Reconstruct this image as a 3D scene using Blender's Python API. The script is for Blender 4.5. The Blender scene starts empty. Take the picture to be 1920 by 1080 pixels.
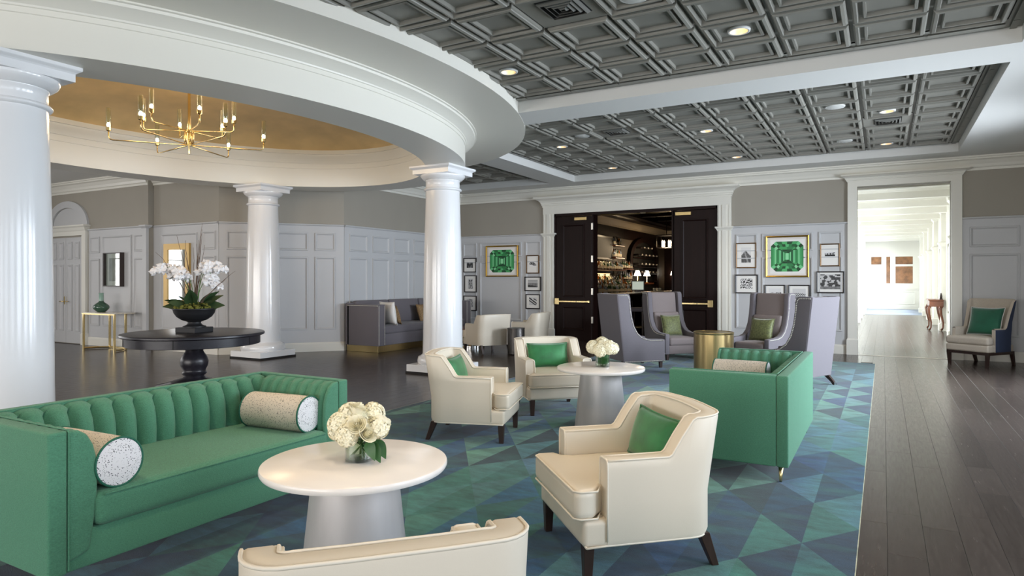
import bpy, bmesh, math, random
from mathutils import Vector, Matrix, noise
R = random.Random(7)
SC = bpy.context.scene
COL = SC.collection

# ------------------------------------------------------------ camera, sky, exposure
cam_d = bpy.data.cameras.new('camera')
cam = bpy.data.objects.new('camera', cam_d); COL.objects.link(cam)
cam.location = (0, 0, 1.5)
cam.rotation_euler = (math.radians(90), 0, math.radians(29.305))
cam_d.sensor_width = 36; cam_d.lens = 1240 / 1920 * 36
cam_d.shift_y = -14 / 1920; cam_d.clip_end = 200
SC.camera = cam
SC.view_settings.view_transform = 'Standard'; SC.view_settings.look = 'None'
SC.view_settings.exposure = 0.53; SC.view_settings.gamma = 1.0
SC.view_settings.use_curve_mapping = False
try:
    SC.cycles.use_denoising = True
    SC.cycles.max_bounces = 8; SC.cycles.diffuse_bounces = 5; SC.cycles.glossy_bounces = 4
    SC.cycles.transmission_bounces = 6; SC.cycles.transparent_max_bounces = 8
    SC.cycles.caustics_reflective = False; SC.cycles.caustics_refractive = False
    SC.cycles.sample_clamp_indirect = 4.0
except Exception:
    pass
W = bpy.data.worlds.new('sky'); SC.world = W; W.use_nodes = True
W.node_tree.nodes['Background'].inputs[0].default_value = (0.78, 0.88, 1.0, 1)
W.node_tree.nodes['Background'].inputs[1].default_value = 1.0

def area(name, loc, target, sx, sy, power, col=(1, 1, 1)):
    l = bpy.data.lights.new(name, 'AREA'); l.shape = 'RECTANGLE'; l.size = sx; l.size_y = sy
    l.energy = power; l.color = col; l.spread = 2.3
    o = bpy.data.objects.new(name, l); COL.objects.link(o); o.location = loc
    o.rotation_euler = (Vector(target) - Vector(loc)).to_track_quat('-Z', 'Y').to_euler()
    return o
DAY = (0.80, 0.89, 1.0); DAYF = (1.0, .96, .92)
# daylight at the window openings: right wall, wall behind the camera, corridor side
RW = [(-8.2, 1.7), (-5.4, 1.7), (-2.6, 1.7), (0.2, 1.7), (3.0, 1.7), (5.8, 1.7), (8.6, 1.7), (11.4, 1.7)]
RP = [40, 40, 22, 22, 42, 62, 165, 205]; YF = -11.0     # centre Y, width
LW = [5.3, 1.6, -2.0]
FW = [-16.0, -12.8, -9.6, -6.4, -3.2, 0.0]                                            # centre X
for (y, w), pw in zip(RW, RP):
    area('window_daylight', (3.05, y, 1.85), (0, y, 1.15), w, 2.5, pw, DAY)
for x in FW:
    area('window_daylight', (x, YF - .25, 1.85), (x, 0, 1.7), 1.9, 2.5, 112, DAYF)
for y in LW:
    area('window_daylight', (-19.35, y, 1.85), (-15, y, 1.6), 1.9, 2.5, 30, DAYF)
CW = [17.2, 20.4, 23.6, 26.8, 30.0, 33.2, 36.4]
for y in CW:
    area('window_daylight', (2.2, y + 1.6, 1.75), (0, y + 1.6, 1.5), 2.0, 2.3, 210, DAY)

# ------------------------------------------------------------ materials
def lin(h):
    h = h.lstrip('#'); c = [int(h[i:i + 2], 16) / 255 for i in (0, 2, 4)]
    return tuple((x / 12.92 if x <= .04045 else ((x + .055) / 1.055) ** 2.4) for x in c) + (1,)
MATS = {}
def mat(name, col, rough=.5, metal=0., var=None, bump=None, coat=0., trans=0., emit=0., sheen=0., spec=.5, aniso=None, ior=1.45, attr=None, coord='Object'):
    if name in MATS: return MATS[name]
    m = bpy.data.materials.new(name); m.use_nodes = True; MATS[name] = m
    nt = m.node_tree; b = nt.nodes['Principled BSDF']
    c = lin(col) if isinstance(col, str) else col
    b.inputs['Base Color'].default_value = c
    b.inputs['Roughness'].default_value = rough; b.inputs['Metallic'].default_value = metal
    b.inputs['Coat Weight'].default_value = coat; b.inputs['Coat Roughness'].default_value = .15
    b.inputs['Transmission Weight'].default_value = trans; b.inputs['IOR'].default_value = ior
    b.inputs['Specular IOR Level'].default_value = spec
    b.inputs['Sheen Weight'].default_value = sheen
    if emit:
        b.inputs['Emission Color'].default_value = c; b.inputs['Emission Strength'].default_value = emit
    tc = nt.nodes.new('ShaderNodeTexCoord')
    src = None
    if attr:
        a = nt.nodes.new('ShaderNodeAttribute'); a.attribute_name = attr
        nt.links.new(a.outputs['Color'], b.inputs['Base Color']); src = a.outputs['Color']
    if var:                                   # (scale, amount, optional stretch)
        mp = nt.nodes.new('ShaderNodeMapping'); nt.links.new(tc.outputs[coord], mp.inputs[0])
        if len(var) > 2: mp.inputs['Scale'].default_value = var[2]
        n = nt.nodes.new('ShaderNodeTexNoise'); n.inputs['Scale'].default_value = var[0]; n.inputs['Detail'].default_value = 4
        nt.links.new(mp.outputs[0], n.inputs['Vector'])
        mr = nt.nodes.new('ShaderNodeMapRange'); mr.inputs[1].default_value = .25; mr.inputs[2].default_value = .75
        mr.inputs[3].default_value = 1 - var[1]; mr.inputs[4].default_value = 1 + var[1]
        nt.links.new(n.outputs[0], mr.inputs[0])
        mx = nt.nodes.new('ShaderNodeVectorMath'); mx.operation = 'SCALE'
        if src: nt.links.new(src, mx.inputs[0])
        else: mx.inputs[0].default_value = c[:3]
        nt.links.new(mr.outputs[0], mx.inputs['Scale']); nt.links.new(mx.outputs[0], b.inputs['Base Color'])
    if bump:                                  # (scale, strength, optional stretch)
        mp = nt.nodes.new('ShaderNodeMapping'); nt.links.new(tc.outputs[coord], mp.inputs[0])
        if len(bump) > 2: mp.inputs['Scale'].default_value = bump[2]
        n = nt.nodes.new('ShaderNodeTexNoise'); n.inputs['Scale'].default_value = bump[0]; n.inputs['Detail'].default_value = 3
        nt.links.new(mp.outputs[0], n.inputs['Vector'])
        bp = nt.nodes.new('ShaderNodeBump'); bp.inputs['Strength'].default_value = bump[1]; bp.inputs['Distance'].default_value = .004
        nt.links.new(n.outputs[0], bp.inputs['Height']); nt.links.new(bp.outputs[0], b.inputs['Normal'])
    return m

M_PAINT = mat('wall_paint', '#9e988d', .7, var=(2, .02))
M_WAIN = mat('wainscot_paint', '#c2c2c3', .45, var=(2, .015))
M_TRIM = mat('trim_white', '#e3e0d6', .38)
M_SOFFIT = mat('soffit_paint', '#dbdad6', .6)
M_COLUMN = mat('column_gloss_white', '#e9e9ea', .16, coat=.3)
M_TILE = mat('ceiling_tile_grey', '#86847c', .42)
M_GOLD = mat('gold_leaf_ceiling', '#e0c490', .45, metal=.1, var=(1.6, .18), bump=(9, .12))
M_BRASS = mat('brass', '#d6c08c', .24, metal=1)
M_BRASSB = mat('brushed_brass', '#b8a272', .3, metal=1, var=(60, .06, (1, 1, .02)))
M_CHROME = mat('chrome', '#cfcfcf', .12, metal=1)
M_GREEN = mat('green_linen', '#4e8669', .85, var=(110, .24, (1, 1, 3)), bump=(260, .8), sheen=.15)
M_CREAM = mat('cream_leather', '#ddd2c0', .42, bump=(220, .06), coat=.08)
M_PIPE = mat('cream_piping', '#e4dac9', .5)
M_LEG = mat('dark_walnut', '#33241f', .35, var=(30, .2, (1, 1, .1)))
M_GREY = mat('grey_linen', '#676267', .8, var=(180, .10), bump=(420, .3), sheen=.15)
M_GREYIN = mat('taupe_linen', '#7d7270', .8, var=(180, .10), bump=(420, .3), sheen=.1)
M_NAIL = mat('nailhead_nickel', '#e0dcd2', .35, metal=.7)
M_VELV = mat('green_velvet', '#2a7441', .6, var=(7, .38), sheen=.25, bump=(60, .1))
M_VELVD = mat('emerald_velvet', '#0e5a41', .6, var=(6, .2), sheen=.4)
M_OLIVE = mat('olive_brocade', '#5d6238', .6, var=(38, .55), bump=(40, .4), sheen=.3)
M_WHITEC = mat('white_cotton', '#eceae6', .8, bump=(90, .3))
M_BROWNP = mat('brown_pattern', '#8f7350', .75, var=(55, .6), bump=(60, .2))
M_STONE = mat('white_quartz', '#efe9e4', .2, var=(2.2, .035, (1, 3, 1)), spec=.4)
M_ZINC = mat('zinc_base', '#c4bfbe', .42, metal=.3, var=(9, .08, (1, 1, .3)))
M_EBONY = mat('ebony_wood', '#26242a', .32, var=(22, .25, (.2, 2, 2)))
M_URN = mat('black_urn', '#1f1f21', .5)
M_DOOR = mat('dark_mahogany', '#1d100e', .42, var=(14, .25, (1, 1, .08)), spec=.15)
M_BLACK = mat('black_frame', '#1c1718', .35)
M_BRONZE = mat('bronze_frame', '#6d5338', .35, metal=.5)
M_GILT = mat('gilt_frame', '#c39a45', .28, metal=.85)
M_MAT = mat('white_mat_board', '#ece9e4', .7)
M_PRINT = mat('print_ink', '#808080', .5, attr='Col')
M_MIRROR = mat('mirror_glass', '#f2f4f5', .02, metal=1)
def thin_glass(name, tint, refl):
    m = bpy.data.materials.new(name); m.use_nodes = True; nt = m.node_tree; nt.nodes.remove(nt.nodes['Principled BSDF'])
    tr = nt.nodes.new('ShaderNodeBsdfTransparent'); tr.inputs[0].default_value = lin(tint); gl = nt.nodes.new('ShaderNodeBsdfGlossy'); gl.inputs['Roughness'].default_value = .03
    lw = nt.nodes.new('ShaderNodeLayerWeight'); lw.inputs[0].default_value = refl; mx = nt.nodes.new('ShaderNodeMixShader')
    nt.links.new(lw.outputs['Facing'], mx.inputs[0]); nt.links.new(tr.outputs[0], mx.inputs[1]); nt.links.new(gl.outputs[0], mx.inputs[2]); nt.links.new(mx.outputs[0], nt.nodes['Material Output'].inputs[0])
    return m
M_GLASS = thin_glass('clear_glass', '#f6faf8', .22)
M_WATER = thin_glass('water', '#e3ecdc', .12)
M_LEAF = mat('leaf_green', '#2f5a2c', .45, var=(9, .25))
M_DLEAF = mat('orchid_leaf', '#33492c', .4, var=(6, .2))
M_STEM = mat('stem_green', '#5c7a3c', .6)
M_PETAL = mat('ivory_petal', '#f2ecd2', .6, var=(14, .06))
M_PETALG = mat('greenish_petal', '#eef0cf', .6, var=(14, .06))
M_ORCH = mat('orchid_white', '#f6f4f4', .5)
M_TWIG = mat('bare_twig', '#6a5648', .8)
M_MOSS = mat('moss', '#6a6a2b', .95, var=(40, .5), bump=(60, 1))
M_CERAM = mat('green_ceramic', '#3c5a49', .12, var=(3, .35, (.4, .4, 2)), coat=.4)
M_RUBBER = mat('black_base', '#171414', .7)
M_DARKMET = mat('hammered_dark_metal', '#4d4a48', .32, metal=.8, bump=(40, .8))
M_BLUE = mat('navy_fabric', '#3a4560', .8, bump=(300, .3))
M_OAT = mat('oatmeal_tweed', '#bdb2a4', .85, var=(120, .15), bump=(260, .4))
M_WALNUT = mat('walnut_cabriole', '#6b3f29', .35, var=(15, .2))
M_AMBER = mat('amber_interior_glass', '#8a5f3c', .15, var=(6, .4))
M_LAMP = mat('lamp_glow', '#ffdfb4', .5, emit=9)
M_REFL = mat('reflector', '#f0e0c6', .45, metal=.6)
M_BULB = mat('bulb_glow', '#ffdcae', .5, emit=60)
M_SHADE = mat('lamp_shade', '#fff0d8', .6, emit=5)
M_BACKLIT = mat('backlit_shelf', '#ffd79a', .5, emit=1.3)
M_SCREEN = mat('screen_glow', '#c9d4c6', .4, emit=.45)
M_TV = mat('screen_black', '#0b0a0b', .5, spec=.1)
M_BARW = mat('bar_wall', '#4a3f33', .6)
M_BARCEIL = mat('bar_ceiling', '#1d1614', .6)
M_BARTOP = mat('bar_top', '#8d7f74', .25)
M_CARPG = mat('corridor_carpet', '#8b93a0', .9)
M_SPK = mat('speaker_white', '#d9d8d4', .6)
M_VENT = mat('vent_grey', '#6d6c67', .5)
M_DARK = mat('shadow_void', '#151412', .9)
BOT = [mat('bottle_clear', '#dfe6e4', .06, trans=.7), mat('bottle_amber', '#a8642a', .08, trans=.5), mat('bottle_green', '#3c5a3c', .08, trans=.4), mat('bottle_blue', '#b8c4d8', .1, trans=.5)]
M_BLABEL = mat('bottle_label', '#e6ddc8', .6)
M_BCAP = mat('bottle_cap', '#2a2320', .4)

def special(name, rough):
    m = bpy.data.materials.new(name); m.use_nodes = True; nt = m.node_tree
    b = nt.nodes['Principled BSDF']; b.inputs['Roughness'].default_value = rough; b.inputs['Specular IOR Level'].default_value = .3
    return m, nt, b, nt.nodes.new, nt.links.new
# dark plank floor: each plank (object or island) gets its own tone
M_FLOOR, nt, b, N, L = special('dark_oak_planks', .3)
tc = N('ShaderNodeTexCoord'); oi = N('ShaderNodeObjectInfo'); ge = N('ShaderNodeNewGeometry')
ad = N('ShaderNodeMath'); ad.operation = 'ADD'; L(oi.outputs['Random'], ad.inputs[0]); L(ge.outputs['Random Per Island'], ad.inputs[1])
fr = N('ShaderNodeMath'); fr.operation = 'FRACT'; L(ad.outputs[0], fr.inputs[0])
mp = N('ShaderNodeMapping'); mp.inputs['Scale'].default_value = (14, 1.1, 1); L(tc.outputs['Object'], mp.inputs[0])
of = N('ShaderNodeCombineXYZ'); sc = N('ShaderNodeMath'); sc.operation = 'MULTIPLY'; sc.inputs[1].default_value = 37; L(fr.outputs[0], sc.inputs[0]); L(sc.outputs[0], of.inputs[2]); L(of.outputs[0], mp.inputs['Location'])
no = N('ShaderNodeTexNoise'); no.inputs['Scale'].default_value = 5; no.inputs['Detail'].default_value = 6; L(mp.outputs[0], no.inputs['Vector'])
cr = N('ShaderNodeValToRGB'); cr.color_ramp.elements[0].color = lin('#2c2523'); cr.color_ramp.elements[1].color = lin('#524842'); L(no.outputs[0], cr.inputs[0])
mr = N('ShaderNodeMapRange'); mr.inputs[3].default_value = .82; mr.inputs[4].default_value = 1.15; L(fr.outputs[0], mr.inputs[0])
vm = N('ShaderNodeVectorMath'); vm.operation = 'SCALE'; L(cr.outputs[0], vm.inputs[0]); L(mr.outputs[0], vm.inputs['Scale']); L(vm.outputs[0], b.inputs['Base Color'])
r2 = N('ShaderNodeMapRange'); r2.inputs[3].default_value = .16; r2.inputs[4].default_value = .32; L(no.outputs[0], r2.inputs[0]); L(r2.outputs[0], b.inputs['Roughness'])
bp = N('ShaderNodeBump'); bp.inputs['Strength'].default_value = .12; bp.inputs['Distance'].default_value = .002; L(no.outputs[0], bp.inputs['Height']); L(bp.outputs[0], b.inputs['Normal'])
# carpet: triangle colours come from the mesh, the worn streaks from noise
M_CARPET, nt, b, N, L = special('triangle_carpet', .95)
b.inputs['Specular IOR Level'].default_value = .1; b.inputs['Sheen Weight'].default_value = .2
at = N('ShaderNodeAttribute'); at.attribute_name = 'Col'; tc = N('ShaderNodeTexCoord')
mp = N('ShaderNodeMapping'); mp.inputs['Scale'].default_value = (2.2, 5.5, 1); L(tc.outputs['Object'], mp.inputs[0])
n1 = N('ShaderNodeTexNoise'); n1.inputs['Scale'].default_value = 1.6; n1.inputs['Detail'].default_value = 8; n1.inputs['Roughness'].default_value = .72; L(mp.outputs[0], n1.inputs['Vector'])
n2 = N('ShaderNodeTexNoise'); n2.inputs['Scale'].default_value = 260; L(tc.outputs['Object'], n2.inputs['Vector'])
a1 = N('ShaderNodeMapRange'); a1.inputs[1].default_value = .3; a1.inputs[2].default_value = .7; a1.inputs[3].default_value = .42; a1.inputs[4].default_value = 1.5; L(n1.outputs[0], a1.inputs[0])
a2 = N('ShaderNodeMapRange'); a2.inputs[1].default_value = .3; a2.inputs[2].default_value = .7; a2.inputs[3].default_value = .72; a2.inputs[4].default_value = 1.28; L(n2.outputs[0], a2.inputs[0])
mu = N('ShaderNodeMath'); mu.operation = 'MULTIPLY'; L(a1.outputs[0], mu.inputs[0]); L(a2.outputs[0], mu.inputs[1])
vm = N('ShaderNodeVectorMath'); vm.operation = 'SCALE'; L(at.outputs['Color'], vm.inputs[0]); L(mu.outputs[0], vm.inputs['Scale'])
hs = N('ShaderNodeMix'); hs.data_type = 'RGBA'; hs.blend_type = 'MIX'; L(vm.outputs[0], hs.inputs[6]); hs.inputs[7].default_value = lin('#2f6d62')
n3 = N('ShaderNodeTexNoise'); n3.inputs['Scale'].default_value = 1.1; n3.inputs['Detail'].default_value = 5; L(mp.outputs[0], n3.inputs['Vector'])
a3 = N('ShaderNodeMapRange'); a3.inputs[1].default_value = .5; a3.inputs[2].default_value = .75; a3.inputs[3].default_value = 0; a3.inputs[4].default_value = .4; L(n3.outputs[0], a3.inputs[0]); L(a3.outputs[0], hs.inputs[0])
L(hs.outputs[2], b.inputs['Base Color'])
bp = N('ShaderNodeBump'); bp.inputs['Strength'].default_value = .6; bp.inputs['Distance'].default_value = .004; L(n2.outputs[0], bp.inputs['Height']); L(bp.outputs[0], b.inputs['Normal'])
# speckled bolster cloth
def speckle(name, base, dots, sc):
    m, nt, b, N, L = special(name, .7)
    tc = N('ShaderNodeTexCoord'); v = N('ShaderNodeTexVoronoi'); v.inputs['Scale'].default_value = sc; L(tc.outputs['Object'], v.inputs['Vector'])
    lt = N('ShaderNodeMath'); lt.operation = 'LESS_THAN'; L(v.outputs['Distance'], lt.inputs[0])
    sp = N('ShaderNodeSeparateColor'); L(v.outputs['Color'], sp.inputs[0])
    m1 = N('ShaderNodeMath'); m1.operation = 'MULTIPLY'; m1.inputs[1].default_value = .42; L(sp.outputs[0], m1.inputs[0]); L(m1.outputs[0], lt.inputs[1])
    mx = N('ShaderNodeMix'); mx.data_type = 'RGBA'; mx.inputs[6].default_value = lin(base); mx.inputs[7].default_value = lin(dots); L(lt.outputs[0], mx.inputs[0]); L(mx.outputs[2], b.inputs['Base Color'])
    return m
M_SPECK = speckle('speckled_cloth', '#d9cdbd', '#3b3a38', 145)
M_SPECKE = speckle('speckled_cloth_end', '#e6e3e4', '#33363c', 150)

# ------------------------------------------------------------ mesh helpers
class MB:
    def __init__(s): s.v = []; s.f = []; s.m = []; s.cm = 0
    def add(s, vs, fs, M=None):
        n = len(s.v)
        s.v += [tuple(M @ Vector(p)) if M else tuple(p) for p in vs]
        s.f += [tuple(i + n for i in f) for f in fs]; s.m += [s.cm] * len(fs)
        return s
    def box(s, x0, x1, y0, y1, z0, z1, M=None):
        return s.add([(x0, y0, z0), (x1, y0, z0), (x1, y1, z0), (x0, y1, z0), (x0, y0, z1), (x1, y0, z1), (x1, y1, z1), (x0, y1, z1)],
                     [(0, 3, 2, 1), (4, 5, 6, 7), (0, 1, 5, 4), (1, 2, 6, 5), (2, 3, 7, 6), (3, 0, 4, 7)], M)
    def lathe(s, prof, n=24, M=None, cap=True, a0=0., a1=2 * math.pi):
        full = abs(a1 - a0 - 2 * math.pi) < 1e-6; k = n if full else n + 1
        vs = []; fs = []
        for r, z in prof:
            for i in range(k):
                a = a0 + (a1 - a0) * i / n; vs.append((r * math.cos(a), r * math.sin(a), z))
        for j in range(len(prof) - 1):
            for i in range(n):
                i2 = (i + 1) % k
                fs.append((j * k + i, j * k + i2, (j + 1) * k + i2, (j + 1) * k + i))
        if cap and full:
            if prof[0][0] > 1e-4: fs.append(tuple(range(k - 1, -1, -1)))
            if prof[-1][0] > 1e-4: fs.append(tuple(range((len(prof) - 1) * k, len(prof) * k)))
        return s.add(vs, fs, M)
    def tube(s, pts, r, n=8, closed=False, M=None):
        pts = [Vector(p) for p in pts]; m = len(pts); vs = []; fs = []
        up = Vector((0, 0, 1)); prev = None
        for i, p in enumerate(pts):
            if closed: t = pts[(i + 1) % m] - pts[i - 1]
            else: t = pts[min(i + 1, m - 1)] - pts[max(i - 1, 0)]
            if t.length < 1e-9: t = Vector((0, 0, 1))
            t.normalize()
            if prev is None:
                a = up if abs(t.z) < .9 else Vector((1, 0, 0)); u = t.cross(a).normalized()
            else:
                u = prev - t * prev.dot(t)
                u = u.normalized() if u.length > 1e-6 else t.orthogonal().normalized()
            prev = u; w = t.cross(u); rr = r[i] if isinstance(r, (list, tuple)) else r
            for k in range(n):
                a = 2 * math.pi * k / n; vs.append(p + (u * math.cos(a) + w * math.sin(a)) * rr)
        for i in range(m if closed else m - 1):
            j = (i + 1) % m
            for k in range(n):
                k2 = (k + 1) % n; fs.append((i * n + k, i * n + k2, j * n + k2, j * n + k))
        if not closed:
            fs.append(tuple(range(n - 1, -1, -1))); fs.append(tuple(range((m - 1) * n, m * n)))
        return s.add(vs, fs, M)
    def grid(s, P, M=None, closed_u=False):
        nu = len(P); nv = len(P[0]); vs = [p for row in P for p in row]; fs = []
        for i in range(nu if closed_u else nu - 1):
            i2 = (i + 1) % nu
            for j in range(nv - 1): fs.append((i * nv + j, i2 * nv + j, i2 * nv + j + 1, i * nv + j + 1))
        return s.add(vs, fs, M)
    def prism(s, poly, a, b, axis='z', M=None):
        n = len(poly)
        def P(u, v, w): return {'z': (u, v, w), 'x': (w, u, v), 'y': (u, w, v)}[axis]
        vs = [P(u, v, a) for u, v in poly] + [P(u, v, b) for u, v in poly]
        fs = [tuple(range(n - 1, -1, -1)), tuple(range(n, 2 * n))] + [(i, (i + 1) % n, n + (i + 1) % n, n + i) for i in range(n)]
        return s.add(vs, fs, M)
    def loft(s, rings, M=None, cap=True):
        n = len(rings[0]); vs = [p for r in rings for p in r]; fs = []
        for j in range(len(rings) - 1):
            for i in range(n): fs.append((j * n + i, j * n + (i + 1) % n, (j + 1) * n + (i + 1) % n, (j + 1) * n + i))
        if cap: fs.append(tuple(range(n - 1, -1, -1))); fs.append(tuple(range((len(rings) - 1) * n, len(rings) * n)))
        return s.add(vs, fs, M)
    def rloft(s, x0, x1, y0, y1, prof, M=None):         # rectangle grown by d at height z, mitred
        return s.loft([[(x0 - d, y0 - d, z), (x1 + d, y0 - d, z), (x1 + d, y1 + d, z), (x0 - d, y1 + d, z)] for d, z in prof], M)
    def sphere(s, c, r, nu=10, nv=6, M=None, sq=(1, 1, 1)):
        vs = [(c[0], c[1], c[2] - r * sq[2])]; fs = []
        for j in range(1, nv):
            b = -math.pi / 2 + math.pi * j / nv
            for i in range(nu):
                a = 2 * math.pi * i / nu
                vs.append((c[0] + r * sq[0] * math.cos(b) * math.cos(a), c[1] + r * sq[1] * math.cos(b) * math.sin(a), c[2] + r * sq[2] * math.sin(b)))
        vs.append((c[0], c[1], c[2] + r * sq[2])); e = len(vs) - 1
        for i in range(nu):
            fs.append((0, 1 + (i + 1) % nu, 1 + i))
            fs.append((e, 1 + (nv - 2) * nu + i, 1 + (nv - 2) * nu + (i + 1) % nu))
        for j in range(nv - 2):
            for i in range(nu):
                a = 1 + j * nu; fs.append((a + i, a + (i + 1) % nu, a + nu + (i + 1) % nu, a + nu + i))
        return s.add(vs, fs, M)
    def cushion(s, sx, sy, sz, r, n=6, puff=(0, 0, 0), c=(0, 0, 0), M=None, fn=None):
        h = (sx / 2, sy / 2, sz / 2)
        def ts(hh):
            a = [-hh, -hh + .3 * r, -hh + .65 * r, -hh + r]; mid = [(-hh + r) + (2 * hh - 2 * r) * i / n for i in range(1, n)]
            return a + mid + [hh - r, hh - .65 * r, hh - .3 * r, hh]
        T = [ts(x) for x in h]
        for ax in range(3):
            u, v = [(1, 2), (2, 0), (0, 1)][ax]
            for sg in (-1, 1):
                P = []
                for a in T[u]:
                    row = []
                    for b_ in T[v]:
                        p = [0, 0, 0]; p[ax] = sg * h[ax]; p[u] = a; p[v] = b_
                        q = [max(-h[k] + r, min(h[k] - r, p[k])) for k in range(3)]
                        d = Vector([p[k] - q[k] for k in range(3)]); d = d.normalized() * r if d.length > 0 else d
                        o = [q[k] + d[k] for k in range(3)]
                        w = [max(0., 1 - (o[k] / h[k]) ** 2) for k in range(3)]
                        o[2] += puff[2] * (o[2] / h[2]) * w[0] * w[1]; o[1] += puff[1] * (o[1] / h[1]) * w[0] * w[2]; o[0] += puff[0] * (o[0] / h[0]) * w[1] * w[2]
                        o = Vector(o)
                        if fn: o = fn(o)
                        row.append(o + Vector(c))
                    P.append(row)
                if sg < 0: P = P[::-1]
                s.grid(P, M)
        return s
    def build(s, name, m, parent=None, smooth=False, loc=None, rot=None, weld=False, bevel=None, auto=None):
        me = bpy.data.meshes.new(name); me.from_pydata([tuple(p) for p in s.v], [], s.f)
        ms = m if isinstance(m, (list, tuple)) else [m]
        for k in ms: me.materials.append(k)
        if len(ms) > 1: me.polygons.foreach_set('material_index', s.m)
        if weld or bevel or auto is not None:
            bm = bmesh.new(); bm.from_mesh(me)
            if weld: bmesh.ops.remove_doubles(bm, verts=bm.verts, dist=1e-4)
            if bevel:
                ed = [e for e in bm.edges if len(e.link_faces) == 2 and e.calc_face_angle(0) > .5]
                bmesh.ops.bevel(bm, geom=ed, offset=bevel[0], segments=bevel[1], affect='EDGES', profile=.5, clamp_overlap=True)
            bmesh.ops.recalc_face_normals(bm, faces=bm.faces)
            bm.to_mesh(me); bm.free()
        if smooth or auto is not None: me.polygons.foreach_set('use_smooth', [True] * len(me.polygons))
        if auto is not None:
            try: me.set_sharp_from_angle(angle=math.radians(auto))
            except Exception: pass
        me.update()
        o = bpy.data.objects.new(name, me); COL.objects.link(o)
        if parent: o.parent = parent
        if loc is not None: o.location = loc
        if rot is not None: o.rotation_euler = rot
        return o

def empty(name, loc=(0, 0, 0), rz=0., label=None, cat=None, group=None):
    o = bpy.data.objects.new(name, None); COL.objects.link(o); o.location = loc; o.rotation_euler = (0, 0, rz); o.empty_display_size = .1
    return tag(o, label, cat, group)
def tag(o, label=None, cat=None, group=None, kind=None):
    if label: o['label'] = label
    if cat: o['category'] = cat
    if group: o['group'] = group
    if kind: o['kind'] = kind
    return o
def copy_tree(o, parent=None):
    c = o.copy(); COL.objects.link(c)
    if parent: c.parent = parent
    for ch in KIDS.get(o.name, o.children): copy_tree(ch, c)
    return c
KIDS = {}
def place(o, loc, rz, label, group=None):
    o.location = loc; o.rotation_euler = (0, 0, rz); o['label'] = label
    if group: o['group'] = group
    return o
def face(fx, fy): return math.atan2(-fx, fy)            # rotation that turns local +Y to (fx, fy)
def T(x, y, z): return Matrix.Translation((x, y, z))
def link_copy(o, parent=None, loc=None, rot=None):
    c = o.copy(); COL.objects.link(c)
    if parent: c.parent = parent
    if loc is not None: c.location = loc
    if rot is not None: c.rotation_euler = rot
    return c
# ------------------------------------------------------------ floor
ZT = 3.82                       # flat soffit, underside of the beams
ZC = 3.985                      # tile plane
RC = (-8.5, 5.9); RA, RB = 3.15, 4.3      # rotunda centre line ellipse
def ell(off, a):
    c, s_ = math.cos(a), math.sin(a)
    n = Vector((c / RA, s_ / RB, 0)).normalized()
    return (RC[0] + RA * c + n.x * off, RC[1] + RB * s_ + n.y * off)
def inside(off, x, y):
    return ((x - RC[0]) / (RA + off)) ** 2 + ((y - RC[1]) / (RB + off)) ** 2 < 1

fl = MB().box(-20, 3.2, YF - .5, 45, -.1, -.012).build('floor', M_DARK); tag(fl, kind='structure')
def plank(mb, x0, x1, y0, y1):
    g_, b_ = .0007, .0009
    x0 += g_; x1 -= g_; y0 += g_; y1 -= g_
    mb.add([(x0, y0, -.012), (x1, y0, -.012), (x1, y1, -.012), (x0, y1, -.012), (x0, y0, -b_), (x1, y0, -b_), (x1, y1, -b_), (x0, y1, -b_),
            (x0 + b_, y0 + b_, 0), (x1 - b_, y0 + b_, 0), (x1 - b_, y1 - b_, 0), (x0 + b_, y1 - b_, 0)],
           [(0, 1, 5, 4), (1, 2, 6, 5), (2, 3, 7, 6), (3, 0, 4, 7), (4, 5, 9, 8), (5, 6, 10, 9), (6, 7, 11, 10), (7, 4, 8, 11), (8, 9, 10, 11)])
PW = .1875
planks = []
k0 = int(-18.6 / PW)
for k in range(k0, 17):
    x0 = -.167 + k * PW; x1 = x0 + PW
    y = YF - R.random() * 1.3
    while y < 15.1:
        l = R.choice([.75, 1.0, 1.25, 1.5, 1.75]); y1 = min(y + l, 15.1)
        if y1 - y > .02: planks.append((x0, x1, y, y1))
        y = y1
def score(p):
    x, y = (p[0] + p[1]) / 2, (p[2] + p[3]) / 2
    if -4.95 < p[0] and p[1] < -.1 and y < 13.4: return None      # under the carpet
    z = -.489 * x + .872 * y
    u = .872 * x + .489 * y
    if z < 1.5 or abs(u / z) > .80 or 1.5 / z * 1240 > 600: return 0
    if u / z < -.70 and z < 7.5: return 0
    if x < -2.9 and z < 6.9 and x > -8 and u / z < -.2: return .3
    return 1.5 / (z * z)
sc_ = []
for p in planks:
    q = score(p)
    if q is not None: sc_.append((q, p))
sc_.sort(key=lambda t: -t[0])
pl_cache = {}
for q, p in sc_[:296]:
    l = round(p[3] - p[2], 3)
    if l not in pl_cache:
        mb = MB(); plank(mb, -PW / 2, PW / 2, -l / 2, l / 2); o = mb.build('plank', M_FLOOR, fl); pl_cache[l] = o
    else: o = link_copy(pl_cache[l], fl)
    o.location = ((p[0] + p[1]) / 2, (p[2] + p[3]) / 2, 0)
mb = MB()
for q, p in sc_[296:]: plank(mb, *p)
for k in range(-40, 12):                                  # bar room and corridor boards
    x0 = -.167 + k * PW; y = 15.1
    while y < (33.2 if x0 > -1 else 28):
        l = R.choice([1.2, 1.5, 1.75]); plank(mb, x0, x0 + PW, y, y + l); y += l
tag(mb.build('plank_field', M_FLOOR, fl), kind='stuff')
cg = MB().box(-.86, 1.62, 33.4, 40, -.012, .004).build('trim_1', M_CARPG); tag(cg, 'blue grey carpet at the far end of the corridor', kind='structure')
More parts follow.
